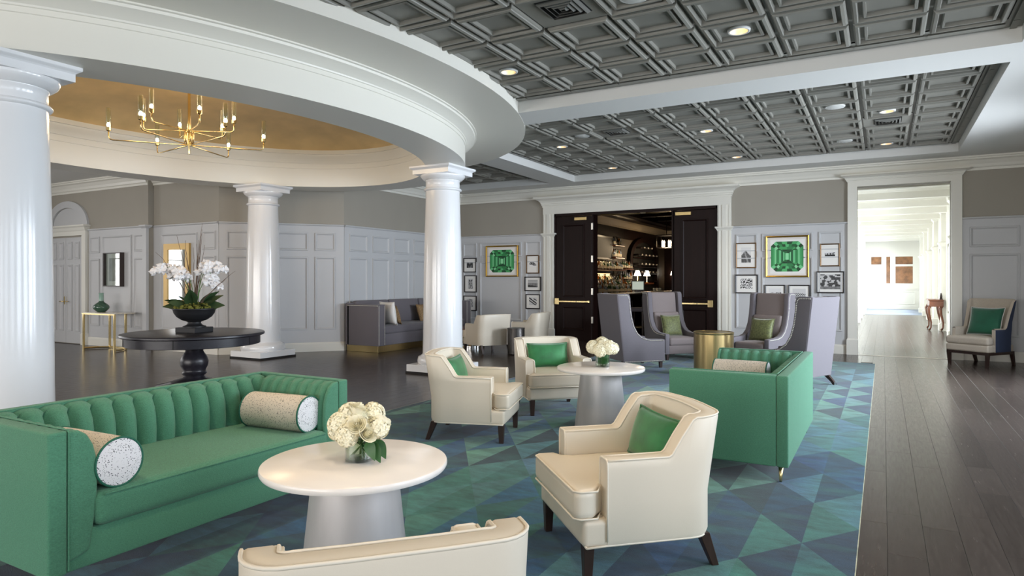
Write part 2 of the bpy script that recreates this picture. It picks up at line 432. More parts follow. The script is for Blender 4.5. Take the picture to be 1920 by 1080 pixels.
th = MB().box(-.46, 1.13, 15.04, 15.1, -.01, .006).build('trim_2', mat('threshold_strip', '#c9c2b8', .3, metal=.6)); tag(th, 'pale metal threshold strip across the corridor opening', kind='structure')

# ------------------------------------------------------------ ceiling
BAYS = [(-6.34, 1.18, -3.5, 8.05), (-6.34, 1.18, 8.72, 14.3), (-9.6, -6.97, 8.9, 14.3)]
mb = MB()
def in_bay(x, y): return any(b[0] < x < b[1] and b[2] < y < b[3] for b in BAYS)
xs = sorted({b[i] for b in BAYS for i in (0, 1)} | {-18.9 + .42 * i for i in range(53)} | {2.75})
ys = sorted({b[i] for b in BAYS for i in (2, 3)} | {YF + .42 * i for i in range(62)} | {15.1})
for i in range(len(xs) - 1):
    for j in range(len(ys) - 1):
        cx, cy = (xs[i] + xs[i + 1]) / 2, (ys[j] + ys[j + 1]) / 2
        if in_bay(cx, cy) or inside(.85, cx, cy): continue
        mb.add([(xs[i], ys[j], ZT + .004), (xs[i + 1], ys[j], ZT + .004), (xs[i + 1], ys[j + 1], ZT + .004), (xs[i], ys[j + 1], ZT + .004)], [(0, 3, 2, 1)])
for x0, x1, y0, y1 in BAYS:                                # sides of the recessed bays
    for a, b_ in (((x0, y0), (x1, y0)), ((x1, y0), (x1, y1)), ((x1, y1), (x0, y1)), ((x0, y1), (x0, y0))):
        for q in range(48):
            p0 = (a[0] + (b_[0] - a[0]) * q / 48, a[1] + (b_[1] - a[1]) * q / 48); p1 = (a[0] + (b_[0] - a[0]) * (q + 1) / 48, a[1] + (b_[1] - a[1]) * (q + 1) / 48)
            if inside(.75, *p0) or inside(.75, *p1): continue
            mb.add([(*p0, ZT + .004), (*p1, ZT + .004), (*p1, ZC + .03), (*p0, ZC + .03)], [(0, 1, 2, 3)])
ceil = tag(mb.build('ceiling', M_SOFFIT, weld=True), kind='structure')
mb = MB().box(-19.3, 3.1, YF - .4, 15.3, 5.3, 5.4)
tag(mb.build('light_seal_roof', M_DARK), kind='structure')  # unseen slab added over the ceiling to keep outside light from leaking in
# pressed tiles: stepped mitred mouldings round a flat field, one object each
TP = .656
def tile_mesh(w, h):
    prof = [(0, .014), (.018, .014), (.02, -.022), (.032, -.03), (.036, -.04), (.062, -.046), (.068, -.04), (.072, .008), (.105, .008), (.108, -.018), (.116, -.026), (.136, -.026), (.14, .012)]
    mb = MB()
    mb.loft([[(d, d, z), (w - d, d, z), (w - d, h - d, z), (d, h - d, z)] for d, z in prof], cap=False)
    d, z = prof[-1]; mb.add([(d, d, z), (w - d, d, z), (w - d, h - d, z), (d, h - d, z)], [(0, 3, 2, 1)])
    mb.f = [f[::-1] if len(f) == 4 and i < (len(prof) - 1) * 4 else f for i, f in enumerate(mb.f)]
    return mb
LIGHTS = [(-3.88, 6.83), (-1.25, 6.83), (-5.19, 11.13), (-5.19, 13.76), (-2.56, 11.13), (-2.56, 13.76), (.05, 11.13), (.05, 13.76), (-8.15, 13.74), (-3.88, 4.19), (-1.25, 4.19), (-3.88, 1.55), (-1.25, 1.55)]
def holed(mb, w, h, cx, cy, r=.104):                 # replace the centre field by one with a round hole for the lamp
    f = mb.f.pop(); mb.m.pop(); p = [mb.v[i] for i in f]; x0, x1 = min(q[0] for q in p), max(q[0] for q in p); y0, y1 = min(q[1] for q in p), max(q[1] for q in p); z = p[0][2]
    n = 32; ri = []; ro = []
    for i in range(n):
        a = 2 * math.pi * i / n + math.pi / n; c, s_ = math.cos(a), math.sin(a); ri.append((cx + r * c, cy + r * s_, z))
        k = min(((x1 - cx) if c > 0 else (cx - x0)) / max(abs(c), 1e-6), ((y1 - cy) if s_ > 0 else (cy - y0)) / max(abs(s_), 1e-6)); ro.append((cx + k * c, cy + k * s_, z))
    mb.add(ri + ro, [(i, n + i, n + (i + 1) % n, (i + 1) % n) for i in range(n)])
    for X_, Y_ in ((x0, y0), (x1, y0), (x1, y1), (x0, y1)):
        d = sorted(range(n), key=lambda i: (ro[i][0] - X_) ** 2 + (ro[i][1] - Y_) ** 2)[:2]; mb.add([ro[d[0]], ro[d[1]], (X_, Y_, z)], [(0, 1, 2)])
    return mb
def plain_mesh(w, h):
    return MB().add([(0, 0, -.004), (w, 0, -.004), (w, h, -.004), (0, h, -.004)], [(0, 3, 2, 1)])
PLAIN = [(-2.56, 5.48), (-3.87, 10.45), (.06, 11.79)]
cache = {}
for bi, (x0, x1, y0, y1) in enumerate(BAYS):
    yph = (6.81 - TP / 2, 11.125 - TP / 2, 11.125 - TP / 2)[bi]
    xc0 = -1.258 - TP / 2
    X = [xc0 + k * TP for k in range(-14, 6)]; Y = [yph + k * TP for k in range(-18, 8)]
    for xa in X:
        for ya in Y:
            a0, a1, b0, b1 = max(xa, x0), min(xa + TP, x1), max(ya, y0), min(ya + TP, y1)
            if a1 - a0 < .03 or b1 - b0 < .03 or b1 < (1.2 if bi == 0 else 0): continue
            cx, cy = (a0 + a1) / 2, (b0 + b1) / 2
            if inside(.7, cx, cy): continue
            w, h = round(a1 - a0, 3), round(b1 - b0, 3)
            pl = any(abs(cx - p[0]) < .2 and abs(cy - p[1]) < .2 for p in PLAIN)
            lt = next((q for q in LIGHTS if a0 < q[0] < a1 and b0 < q[1] < b1), None)
            key = (w, h, pl, lt)
            if key in cache: o = link_copy(cache[key], ceil)
            else:
                if min(w, h) < .3 and not pl:             # cut tile at the edge: only its near mouldings remain
                    m2 = MB().add([(0, 0, 0), (w, 0, 0), (w, h, 0), (0, h, 0)], [(0, 3, 2, 1)])
                    if w < h: m2.rloft(w * .35, w * .6, .02, h - .02, [(0, .0), (.012, -.02)])
                    else: m2.rloft(.02, w - .02, h * .35, h * .6, [(0, .0), (.012, -.02)])
                else: m2 = plain_mesh(w, h) if pl else tile_mesh(w, h)
                if lt: holed(m2, w, h, lt[0] - a0, lt[1] - b0)
                o = m2.build('tile', M_TILE, ceil); cache[key] = o
            o.location = (a0, b0, ZC)

# downlights, ceiling speakers, vents
def downlight(x, y, label, z=ZC, power=28):
    t = empty('downlight', (x, y, z), 0, label, 'ceiling light', 'recessed downlights in the ceiling')
    MB().lathe([(.085, -.012), (.098, -.016), (.108, -.012), (.114, .014), (.085, .004)], 28, cap=False).build('trim_ring', M_SPK, t, smooth=True)
    MB().lathe([(.086, -.012), (.072, .05), (.05, .09)], 24, cap=False).build('reflector', M_REFL, t, smooth=True)
    MB().sphere((0, 0, .075), .052, 14, 7, sq=(1, 1, .75)).build('lamp', M_LAMP, t, smooth=True)
    l = bpy.data.lights.new('downlight_beam', 'SPOT'); l.energy = power; l.color = (1, .80, .56); l.spot_size = 1.7; l.spot_blend = .8; l.shadow_soft_size = .14
    lo = bpy.data.objects.new('downlight_beam', l); COL.objects.link(lo); lo.parent = t; lo.location = (0, 0, -.03)
    return t
ZL = ZC - .002
downlight(-3.88, 6.83, 'recessed downlight in the front ceiling bay beside the round drum', ZL)
downlight(-1.25, 6.83, 'recessed downlight in the middle of the front ceiling bay, away from the drum', ZL)
downlight(-5.19, 11.13, 'recessed downlight in the rear ceiling bay, front row, nearest the round drum', ZL)
downlight(-5.19, 13.76, 'recessed downlight in the rear ceiling bay, back row, above the left door leaf', ZL)
downlight(-2.56, 11.13, 'recessed downlight in the middle of the rear bay, front row', ZL)
downlight(-2.56, 13.76, 'recessed downlight in the middle of the rear bay, back row', ZL)
downlight(.05, 11.13, 'recessed downlight beside the small vent at the right of the rear bay', ZL)
downlight(.05, 13.76, 'recessed downlight above the corridor opening in the rear bay', ZL)
downlight(-8.15, 13.74, 'recessed downlight in the small dark bay behind the near round column', ZL)
for x, y, lb, zz, pw in ((-3.88, 4.19, 'recessed downlight above the rear of the left seating group, out of the photo', ZL, 115), (-1.25, 4.19, 'recessed downlight above the cream armchairs, out of the photo', ZL, 125), (-3.88, 1.55, 'recessed downlight above the near sofa, out of the photo', ZL, 115), (-1.25, 1.55, 'recessed downlight above the near armchair, out of the photo', ZL, 115),
                         (-13.4, 6.7, 'unseen downlight added behind the drum to warm the wall at the small picture', ZT, 10), (-15.6, 6.7, 'unseen downlight added behind the drum to warm the wall at the double door', ZT, 10), (-11.4, 7.3, 'unseen downlight added behind the drum to warm the wall at the mirror', ZT, 12)):  # these three are added out of sight to warm the left walls
    downlight(x, y, lb, zz, pw)
def speaker(x, y, label):
    t = empty('ceiling_speaker', (x, y, ZL), 0, label, 'speaker', 'round ceiling speakers')
    MB().lathe([(0, -.016), (.11, -.014), (.118, -.01)], 28, cap=False).build('grille', mat('speaker_grille', '#cfcec9', .7, bump=(300, .6)), t, smooth=True)
    MB().lathe([(.117, -.012), (.128, -.014), (.135, .003), (.11, .003)], 28).build('rim', M_SPK, t, smooth=True)
speaker(-.6, 10.48, 'white round speaker disc at the right of the rear bay, front one')
speaker(-.6, 13.13, 'white round speaker disc at the right of the rear bay, back one')
speaker(-4.5, 10.48, 'white round speaker disc at the left of the rear bay, front one')
speaker(-4.5, 13.10, 'white round speaker disc at the left of the rear bay, back one')
speaker(-1.9, 5.56, 'white round speaker disc in the front bay, cut off by the top of the photo')
def vent(x, y, s, label):
    t = empty('air_vent', (x, y, ZC - .006), 0, label, 'vent', 'square air vents in the ceiling')
    MB().box(-s, s, -s, s, .0, .006).build('back_plate', M_DARK, t)
    for i in range(4):
        a = s - .012 - i * s * .24
        if a < .02: break
        mb = MB()
        mb.loft([[(-a + d, -a + d, z), (a - d, -a + d, z), (a - d, a - d, z), (-a + d, a - d, z)] for d, z in ((0, -.002), (0, -.012), (.022, -.03), (.024, -.03), (.006, -.008))], cap=False)
        mb.build('louvre', M_VENT, t)
vent(-2.53, 5.46, .20, 'square louvred vent in a plain tile of the front bay')
vent(-3.87, 10.42, .19, 'square louvred vent in the left half of the rear bay')
vent(.06, 11.79, .19, 'square louvred vent at the right end of the rear bay')

# ------------------------------------------------------------ rotunda: entablature ring, drum rim, dome
NS = 128
def ring(prof, name, m, parent=None, closed=True, auto=35, kind=None):
    mb = MB(); P = []
    for i in range(NS):
        a = 2 * math.pi * i / NS
        row = []
        for d, z in prof: x, y = ell(d, a); row.append((x, y, z))
        if closed: row.append(row[0])
        P.append(row)
    mb.grid(P, closed_u=True)
    o = mb.build(name, m, parent, weld=True, auto=auto)
    return o
Z1 = 3.345
ent = ring([(-.32, Z1), (.32, Z1), (.32, 3.635), (.332, 3.64), (.332, 3.685), (.345, 3.69), (.35, 3.705), (.38, 3.725), (.43, 3.755), (.475, 3.775), (.48, 3.80), (.505, 3.805), (.505, ZT), (1.27, ZT), (1.27, ZC + .06), (-.42, ZC + .06), (-.42, 3.97), (-.405, 3.965), (-.40, 3.93), (-.37, 3.88), (-.345, 3.80), (-.33, 3.795), (-.33, 3.70), (-.32, 3.695)], 'entablature', M_TRIM)
tag(ent, kind='structure'); ent['label'] = 'white oval entablature ring with stepped mouldings carried by the columns'
mb = MB(); P = []
for i in range(NS):
    a = 2 * math.pi * i / NS; row = []
    for k in range(13):
        u = k / 12; s_ = math.cos(u * math.pi / 2); z = 3.975 + .55 * math.sin(u * math.pi / 2)
        x, y = ell(-.38, a); row.append((RC[0] + (x - RC[0]) * s_, RC[1] + (y - RC[1]) * s_, z))
    P.append(row)
mb.grid(P, closed_u=True)
dome = tag(mb.build('dome', M_GOLD, smooth=True, weld=True), kind='structure'); dome['label'] = 'gold leaf oval dome above the chandelier'
# columns
def column(x, y, label):
    t = empty('column', (x, y, 0), 0, label, 'column', 'round white columns of the rotunda')
    MB().rloft(-.42, .42, -.42, .42, [(.012, 0), (.012, .035)]).build('plinth_footing', M_RUBBER, t)
    MB().rloft(-.42, .42, -.42, .42, [(0, .035), (0, .138), (-.006, .145)]).build('plinth', M_COLUMN, t)
    MB().lathe([(.395, .145), (.412, .165), (.416, .20), (.405, .24), (.40, .262), (.365, .27), (.36, .285), (.345, .29), (.33, .31)], 48, cap=False).build('base', M_COLUMN, t, smooth=True)
    MB().lathe([(.33, .31), (.322, .6), (.318, 1.2), (.305, 2.0), (.287, 2.6), (.278, 2.96)], 48, cap=False).build('shaft', M_COLUMN, t, smooth=True)
    MB().lathe([(.278, 2.955), (.30, 2.96), (.312, 2.975), (.312, 2.985), (.30, 3.0), (.282, 3.005), (.278, 3.02), (.276, 3.11), (.285, 3.118), (.285, 3.128), (.298, 3.13), (.32, 3.145), (.35, 3.17), (.364, 3.195), (.364, 3.215), (.345, 3.222)], 48, cap=False).build('capital', M_COLUMN, t, auto=50)
    MB().rloft(-.35, .35, -.35, .35, [(-.02, 3.218), (0, 3.218), (0, 3.285), (.012, 3.297), (.035, 3.312), (.04, 3.318), (.04, 3.345)]).build('abacus', M_COLUMN, t)
column(-6.46, 2.80, 'large white column at the left edge, nearest the green sofa')
column(-6.31, 8.92, 'white column rising behind the cream armchair near the middle')
column(-10.6, 8.92, 'white column behind the round ebony pedestal table')

# ------------------------------------------------------------ walls
def boxes_with_holes(mb, L, H, holes, y0, y1, z0=0.):
    xs = sorted({0, L} | {h[0] for h in holes} | {h[1] for h in holes})
    for a, b_ in zip(xs[:-1], xs[1:]):
        hs = [h for h in holes if h[0] <= a + 1e-6 and h[1] >= b_ - 1e-6]
        if not hs: mb.box(a, b_, y0, y1, z0, H)
        for h in hs:
            if h[2] > z0 + .01: mb.box(a, b_, y0, y1, z0, min(h[2], H))
            if h[3] < H - .01: mb.box(a, b_, y0, y1, max(h[3], z0), H)
CAPP = [(0, 2.63), (.018, 2.63), (.02, 2.652), (.045, 2.668), (.05, 2.675), (.05, 2.69), (0, 2.70)]
BASEP = [(0, 0), (.034, 0), (.034, .16), (.028, .175), (.018, .19), (0, .2)]
CROWNP = [(0, 3.57), (.02, 3.57), (.024, 3.61), (.05, 3.63), (.07, 3.68), (.12, 3.745), (.165, 3.765), (.17, 3.79), (.2, 3.795), (.2, ZT + .01), (0, ZT + .01)]
def strip(name, prof, a, b_, m, parent, e0=0., e1=0.):
    mb = MB(); mb.loft([[(a - d * e0, -d, z) for d, z in prof], [(b_ + d * e1, -d, z) for d, z in prof]]); return mb.build(name, m, parent)
def panel_obj(w, h, name='panel', m=None, parent=None):
    pr = [(0, 0), (.006, -.026), (.026, -.026), (.034, -.012), (.05, 0)]
    mb = MB(); mb.loft([[(d, y, d), (w - d, y, d), (w - d, y, h - d), (d, y, h - d)] for d, y in pr], cap=False)
    mb.add([(.05, -.001, .05), (w - .05, -.001, .05), (w - .05, -.001, h - .05), (.05, -.001, h - .05)], [(0, 1, 2, 3)])
    return mb.build(name, m or M_WAIN, parent)
def wall(name, p0, p1, holes=(), gaps=(), panels=(), cap=True, crown=(1, 0, 0), wains=True, th=.3, H=5.35, base=True):
    p0 = Vector((p0[0], p0[1], 0)); p1 = Vector((p1[0], p1[1], 0)); d = p1 - p0; L = d.length
    mb = MB(); boxes_with_holes(mb, L, H, holes, 0, th)
    w = mb.build(name, M_PAINT); w.location = p0; w.rotation_euler = (0, 0, math.atan2(d.y, d.x)); tag(w, kind='structure')
    segs = []; x = 0
    for a, b_ in sorted(gaps) + [(L, L)]:
        if a - x > .02: segs.append((x, a))
        x = max(x, b_)
    for a, b_ in segs:
        if wains: MB().box(a, b_, -.012, .0, .1, 2.66).build('wainscot_board', M_WAIN, w)
        if cap: strip('cap_rail', CAPP, a, b_, M_WAIN, w)
        if base: strip('baseboard', BASEP, a, b_, M_TRIM, w)
    if crown[0]: strip('crown_moulding', CROWNP, 0, L, M_TRIM, w, crown[1], crown[2])
    pc = {}
    for x0, x1, z0, z1 in panels:
        k = (round(x1 - x0, 3), round(z1 - z0, 3))
        if k in pc: o = link_copy(pc[k], w)
        else: o = panel_obj(x1 - x0, z1 - z0, parent=w); pc[k] = o
        o.location = (x0, -.012, z0)
    return w
UP, LO = (2.13, 2.51), (.46, 2.0)
YB = 15.1; XB = -10.1
def bx(x): return x - XB
def two(x0, x1): return [(x0, x1, *UP), (x0, x1, *LO)]
pan = []
for a, b_ in ((-9.98, -9.55), (-9.45, -8.18), (-8.06, -7.62), (-2.82, -2.38), (-2.28, -1.28), (-1.17, -.73), (1.42, 2.18)): pan += two(bx(a), bx(b_))
wb = wall('wall_back', (XB, YB), (2.75, YB), holes=[(bx(-7.24), bx(-3.21), 0, 3.175), (bx(-.46), bx(1.13), 0, 3.40)],
          gaps=[(bx(-7.54), bx(-2.92)), (bx(-.63), bx(1.30))], panels=pan, crown=(1, -1, -1))
pan = []
for i in range(6):
    a = .14 + i * .75; pan += two(a, a + .58)
wl = wall('wall_left_return', (XB, 10.62), (XB, YB), panels=pan, crown=(1, 0, -1))
dl = math.hypot(1.6, 1.87)
pan = two(.14, .56) + two(.70, 1.72) + two(1.86, 2.28)
wall('wall_left_diagonal', (-11.7, 8.75), (XB, 10.62), panels=pan)
pan = [(18.5 - 13.57, 18.5 - 12.36, .46, 2.5)] + two(18.5 - 12.19, 18.5 - 11.78)
pan = [(x0 - 18.5 + 13.86 + .0, x1 - 18.5 + 13.86, z0, z1) for x0, x1, z0, z1 in pan]
wall('wall_left_mirror', (-13.86, 8.75), (-11.7, 8.75), panels=pan)
def lx(x): return x + 19
pan = two(lx(-16.06), lx(-15.68)) + [(lx(-15.56), lx(-14.44), .46, 2.51)] + two(lx(-14.34), lx(-13.92))
wf = wall('wall_left_door', (-19, 8.62), (-13.86, 8.62), gaps=[(0, lx(-16.14))], panels=pan, th=.16)
wall('wall_right', (2.75, YB), (2.75, YF), holes=[(YB - y - w / 2, YB - y + w / 2, .55, 3.15) for y, w in RW], gaps=[(YB - y - w / 2 - .1, YB - y + w / 2 + .1) for y, w in RW], crown=(1, -1, 0))
wall('wall_front', (2.75, YF), (-19, YF), holes=[(2.75 - x - .95, 2.75 - x + .95, .55, 3.15) for x in FW], gaps=[(2.75 - x - 1.05, 2.75 - x + 1.05) for x in FW])
wall('wall_far_left', (-19, YF), (-19, 8.62), holes=[(y - YF - .95, y - YF + .95, .55, 3.15) for y in LW[::-1]], gaps=[(y - YF - 1.05, y - YF + 1.05) for y in LW[::-1]])
# frames of the windows that light the room
def window(n, M, w, z0, z1, panes=2):
    t = empty('window_%d' % n); t.matrix_world = M; tag(t, kind='structure')
    mb = MB(); mb.box(-w / 2, w / 2, 0, .08, z0, z0 + .06); mb.box(-w / 2, w / 2, 0, .08, z1 - .06, z1); mb.box(-w / 2, -w / 2 + .06, 0, .08, z0, z1); mb.box(w / 2 - .06, w / 2, 0, .08, z0, z1)
    mb.build('window_frame', M_TRIM, t)
    for i in range(1, panes): MB().box(-w / 2 + w * i / panes - .02, -w / 2 + w * i / panes + .02, .01, .06, z0, z1).build('mullion', M_TRIM, t)
    MB().box(-w / 2, w / 2, .02, .05, z0 + (z1 - z0) * .6, z0 + (z1 - z0) * .6 + .035).build('transom', M_TRIM, t)
wn = 1
for y, w in RW: window(wn, Matrix.Translation((2.9, y, 0)) @ Matrix.Rotation(-math.pi / 2, 4, 'Z'), w, .55, 3.15); wn += 1
for y in LW: window(wn, Matrix.Translation((-19.15, y, 0)) @ Matrix.Rotation(math.pi / 2, 4, 'Z'), 1.9, .55, 3.15); wn += 1
for x in FW: window(wn, Matrix.Translation((x, YF - .15, 0)) @ Matrix.Rotation(math.pi, 4, 'Z'), 1.9, .55, 3.15); wn += 1

# casings: pilaster strips and stepped heads
def pilaster(name, x0, x1, z1, parent, label=None, band=True):
    mb = MB(); mb.box(x0, x1, -.05, .0, 0, z1); mb.box(x0 + .025, x0 + .045, -.058, -.05, .3, z1); mb.box(x1 - .045, x1 - .025, -.058, -.05, .3, z1); mb.box((x0 + x1) / 2 - .045, (x0 + x1) / 2 + .045, -.066, -.05, .3, z1)
    mb.rloft(x0, x1, -.055, .0, [(.02, 0), (.02, .27), (.006, .29), (0, .3)])
    if band: mb.rloft(x0, x1, -.05, .0, [(.006, 2.60), (.014, 2.62), (.03, 2.65), (.05, 2.665), (.05, 2.695), (0, 2.70)])
    return tag(mb.build(name, M_TRIM, parent), None)
def head(x0, x1, z0, z1, parent, reach=.19):
    h = z1 - z0
    mb = MB(); mb.rloft(x0, x1, -.06, .0, [(0, z0), (0, z0 + .42 * h), (.015, z0 + .42 * h), (.015, z0 + .5 * h), (.03, z0 + .52 * h), (.03, z0 + .60 * h), (.045, z0 + .62 * h), (.05, z0 + .70 * h), (.09, z0 + .80 * h), (.15, z0 + .87 * h), (reach - .01, z0 + .90 * h), (reach - .01, z0 + .93 * h), (reach, z0 + .93 * h), (reach, z1)])
    return mb.build('head_casing', M_TRIM, parent)
pilaster('jamb_casing', bx(-7.54), bx(-7.24), 3.175, wb); pilaster('jamb_casing', bx(-3.21), bx(-2.92), 3.175, wb)
head(bx(-7.54), bx(-2.92), 3.175, 3.60, wb)
def jamb(x0, x1):
    mb = MB(); mb.box(x0, x1, -.07, .0, 0, 3.40); mb.rloft(x0, x1, -.07, .0, [(.02, 0), (.02, .30), (.008, .32), (0, .33)]); return mb.build('jamb_casing', M_TRIM, wb)
jamb(bx(-.63), bx(-.46)); jamb(bx(1.13), bx(1.30))
head(bx(-.63), bx(1.30), 3.40, 3.63, wb, .12)

# ------------------------------------------------------------ bar doors
dr = empty('door_frame', (0, YB, 0)); tag(dr, kind='structure'); dr['label'] = 'dark mahogany frame round the open bar doors'
mb = MB(); mb.box(-7.24, -7.20, -.03, .3, 0, 3.17); mb.box(-3.25, -3.21, -.03, .3, 0, 3.17); mb.box(-7.24, -3.21, -.03, .3, 3.11, 3.175); mb.build('jamb', M_DOOR, dr)
def door_leaf(n, x0, x1, bar0, bar1, plate, head_x, label):
    t = empty('door_%d' % n, (0, YB, 0)); tag(t, kind='structure'); t['label'] = label
    MB().box(x0, x1, .0, .06, .01, 3.10).build('leaf', M_DOOR, t, bevel=(.004, 1))
    w = x1 - x0
    for z0, z1 in ((.27, .86), (1.08, 2.90)):
        o = panel_obj(w - .36, z1 - z0, 'panel', M_DOOR, t); o.location = (x0 + .18, -.001, z0)
    bar = MB().box(bar0, bar1, -.085, -.045, .955, 1.0).build('push_bar', M_BRASS, t, bevel=(.008, 2))
    MB().box(head_x - .06, head_x + .06, -.09, -.002, .90, 1.06).build('bar_head', M_BRASS, bar, bevel=(.006, 2))
    e = bar1 if abs(head_x - bar0) < abs(head_x - bar1) else bar0
    MB().box(e - .04, e + .04, -.08, -.002, .95, 1.005).build('bar_end', M_BRASS, bar, bevel=(.006, 2))
    MB().box((bar0 + bar1) / 2 + .1, (bar0 + bar1) / 2 + .112, -.088, -.043, .952, 1.003).build('bar_seam', M_BLACK, bar)
    MB().box(plate[0], plate[1], -.05, -.002, 2.99, 3.065).build('closer', M_BRASSB, t, bevel=(.004, 1))
    return t
d1 = door_leaf(1, -7.20, -6.24, -7.14, -6.30, (-6.68, -6.36), -7.14, 'dark panelled door leaf folded open at the left of the bar opening')
d2 = door_leaf(2, -4.20, -3.25, -4.16, -3.36, (-4.16, -3.80), -3.36, 'dark panelled door leaf folded open at the right of the bar opening')
for z in (.45, 1.15, 1.95, 2.75):
    MB().box(-6.245, -6.20, -.012, .05, z, z + .16).build('hinge', M_NAIL, d1)
for x in (-6.22, -4.24):
    MB().box(x - .02, x + .02, .02, .3, 0, 3.11).build('edge_post', M_DOOR, dr)
MB().tube([(-6.0, .0, 3.10), (-5.5, .03, 3.085), (-5.05, .12, 3.10)], .012, 6).build('closer_arm', M_BRASSB, dr)
MB().tube([(-4.3, .0, 3.10), (-4.62, .05, 3.085), (-4.9, .12, 3.10)], .012, 6).build('closer_arm', M_BRASSB, dr)

# ------------------------------------------------------------ panelled double door on the left wall with arched head
dd = empty('door_3', (-17.04, 8.62, 0)); tag(dd, kind='structure'); dd['label'] = 'pale panelled double door with brass levers at the far left'
for sx in (-1, 1):
    lf = MB().box(min(0.004 * sx, .70 * sx), max(.004 * sx, .70 * sx), -.05, 0, .02, 2.52).build('leaf', M_WAIN, dd)
    for k in range(2):
        x0 = (.09 + .31 * k) if sx > 0 else -(.09 + .31 * k) - .20
        for z0, z1 in ((.30, 1.88), (2.0, 2.42)):
            o = panel_obj(.20, z1 - z0, 'panel', M_WAIN, lf); o.location = (x0, -.05, z0)
    MB().tube([(sx * .06, -.05, 1.0), (sx * .06, -.10, 1.0), (sx * .19, -.105, 1.0)], .011, 8).build('lever_handle', M_BRASS, lf, smooth=True)
    MB().box(sx * .06 - .02, sx * .06 + .02, -.058, -.05, .93, 1.12).build('handle_plate', M_BRASS, lf)
mb = MB()
for sx in (-1, 1): mb.rloft(min(sx * .72, sx * .88), max(sx * .72, sx * .88), -.08, 0, [(.015, 0), (.015, .25), (0, .27), (0, 2.56)])
mb.rloft(-.88, .88, -.08, 0, [(0, 2.56), (0, 2.66), (.02, 2.68), (.05, 2.74), (.09, 2.77), (.09, 2.80)])
mb.build('door_casing', M_TRIM, dd)
mb = MB(); N_ = 24
for ra, rb, yf in ((.90, .66, -.05), (.64, .0, -.012)):
    P = []
    for i in range(N_ + 1):
        a = math.pi * i / N_; P.append([(ra * math.cos(a), 0, 2.80 + ra * .66 * math.sin(a)), (ra * math.cos(a), yf, 2.80 + ra * .66 * math.sin(a)), (rb * math.cos(a), yf, 2.80 + rb * .66 * math.sin(a)), (rb * math.cos(a), 0, 2.80 + rb * .66 * math.sin(a))])
    mb.grid(P)
mb.build('arched_head', M_WAIN, dd, auto=40)
mb = MB(); mb.rloft(-13.98, -13.84, 8.56, 8.62, [(.0, 0), (.0, 2.70)]); mb.rloft(-13.98, -13.84, 8.56, 8.62, [(.03, 0), (.03, .18), (0, .2)]); mb.rloft(-13.98, -13.84, 8.56, 8.62, [(.01, 2.63), (.05, 2.67), (.05, 2.70)])
tag(mb.build('trim_3', M_WAIN), 'narrow pilaster where the left wall steps back', kind='structure')

# ------------------------------------------------------------ corridor
XL, XR, YE = -.86, 1.62, 40.
mb = MB(); boxes_with_holes(mb, YE - 15.4, 4.2, [(YE - (y + 2.6), YE - (y + .6), .55, 2.55) for y in CW], 0, .14)
o = mb.build('wall_corridor_right', M_TRIM); o.location = (XR, YE, 0); o.rotation_euler = (0, 0, -math.pi / 2); tag(o, kind='structure')
wcr = o
o = MB().box(XL - .15, XL, 15.4, YE, 0, 4.2).build('wall_corridor_left', M_TRIM); tag(o, kind='structure'); wcl = o
o = MB().box(XL - .2, XR + .2, 15.4, YE, 3.72, 3.8).build('ceiling_3', M_TRIM); tag(o, kind='structure'); cco = o
i = 0
for y in [16.6 + 2.2 * k for k in range(11)]:
    MB().rloft(XL, XR, y - .10, y + .10, [(.0, 3.50), (.0, 3.66), (.03, 3.69), (.05, 3.72)]).build('beam', M_TRIM, cco)
    for q in range(3):
        MB().rloft(XL + .12 + q * .78, XL + .80 + q * .78, y + .3, y + 1.9, [(.03, 3.715), (0, 3.70), (-.05, 3.70), (-.07, 3.715)]).build('panel', M_TRIM, cco)
for y in [15.9] + CW:
    for sx, wob in ((1, wcr), (-1, wcl)):
        x0, x1 = (XR - .12, XR) if sx > 0 else (XL, XL + .10)
        mb = MB(); mb.rloft(x0, x1, y - .2, y + .2, [(.05, 0), (.05, .2), (0, .23), (0, 2.5), (.01, 2.52), (.05, 2.58), (.07, 2.60), (.07, 2.64), (0, 2.66), (0, 3.5), (.05, 3.56), (.08, 3.72)])
        p = mb.build('pilaster', M_TRIM); tag(p, kind='structure'); p.name = 'trim_pilaster'; p['label'] = 'white corridor pilasters standing along both walls'
    t = empty('window_%d' % wn); t.location = (XR + .07, y + 1.6, 0); tag(t, kind='structure'); wn += 1
    mb = MB(); mb.box(-.03, .03, -1.0, -.94, .55, 2.55); mb.box(-.03, .03, .94, 1.0, .55, 2.55); mb.box(-.03, .03, -1, 1, .55, .62); mb.box(-.03, .03, -1, 1, 2.48, 2.55); mb.build('window_frame', M_TRIM, t)
    for q in range(1, 4): MB().box(-.02, .02, -1 + q * .5 - .012, -1 + q * .5 + .012, .6, 2.5).build('muntin', M_TRIM, t)
# end wall with glazed openings to a lamplit room
ew = MB(); hol = [(.30, .78, 2.35, 2.75), (1.0, 1.18, 1.35, 2.75), (1.42, 2.2, 2.35, 2.75), (1.42, 2.2, 1.35, 2.24)]
mb = MB(); xs = sorted({0., XR - XL} | {h[0] for h in hol} | {h[1] for h in hol}); zs = sorted({0., 4.2} | {h[2] for h in hol} | {h[3] for h in hol})
for a, b_ in zip(xs[:-1], xs[1:]):
    for c, d in zip(zs[:-1], zs[1:]):
        if not any(h[0] <= a + 1e-6 and b_ <= h[1] + 1e-6 and h[2] <= c + 1e-6 and d <= h[3] + 1e-6 for h in hol): mb.box(XL + a, XL + b_, YE, YE + .15, c, d)
we = tag(mb.build('wall_corridor_end', M_TRIM, weld=True), kind='structure')
for h in hol:
    MB().box(XL + h[0], XL + h[1], YE + .09, YE + .10, h[2], h[3]).build('glass_pane', M_AMBER, we)
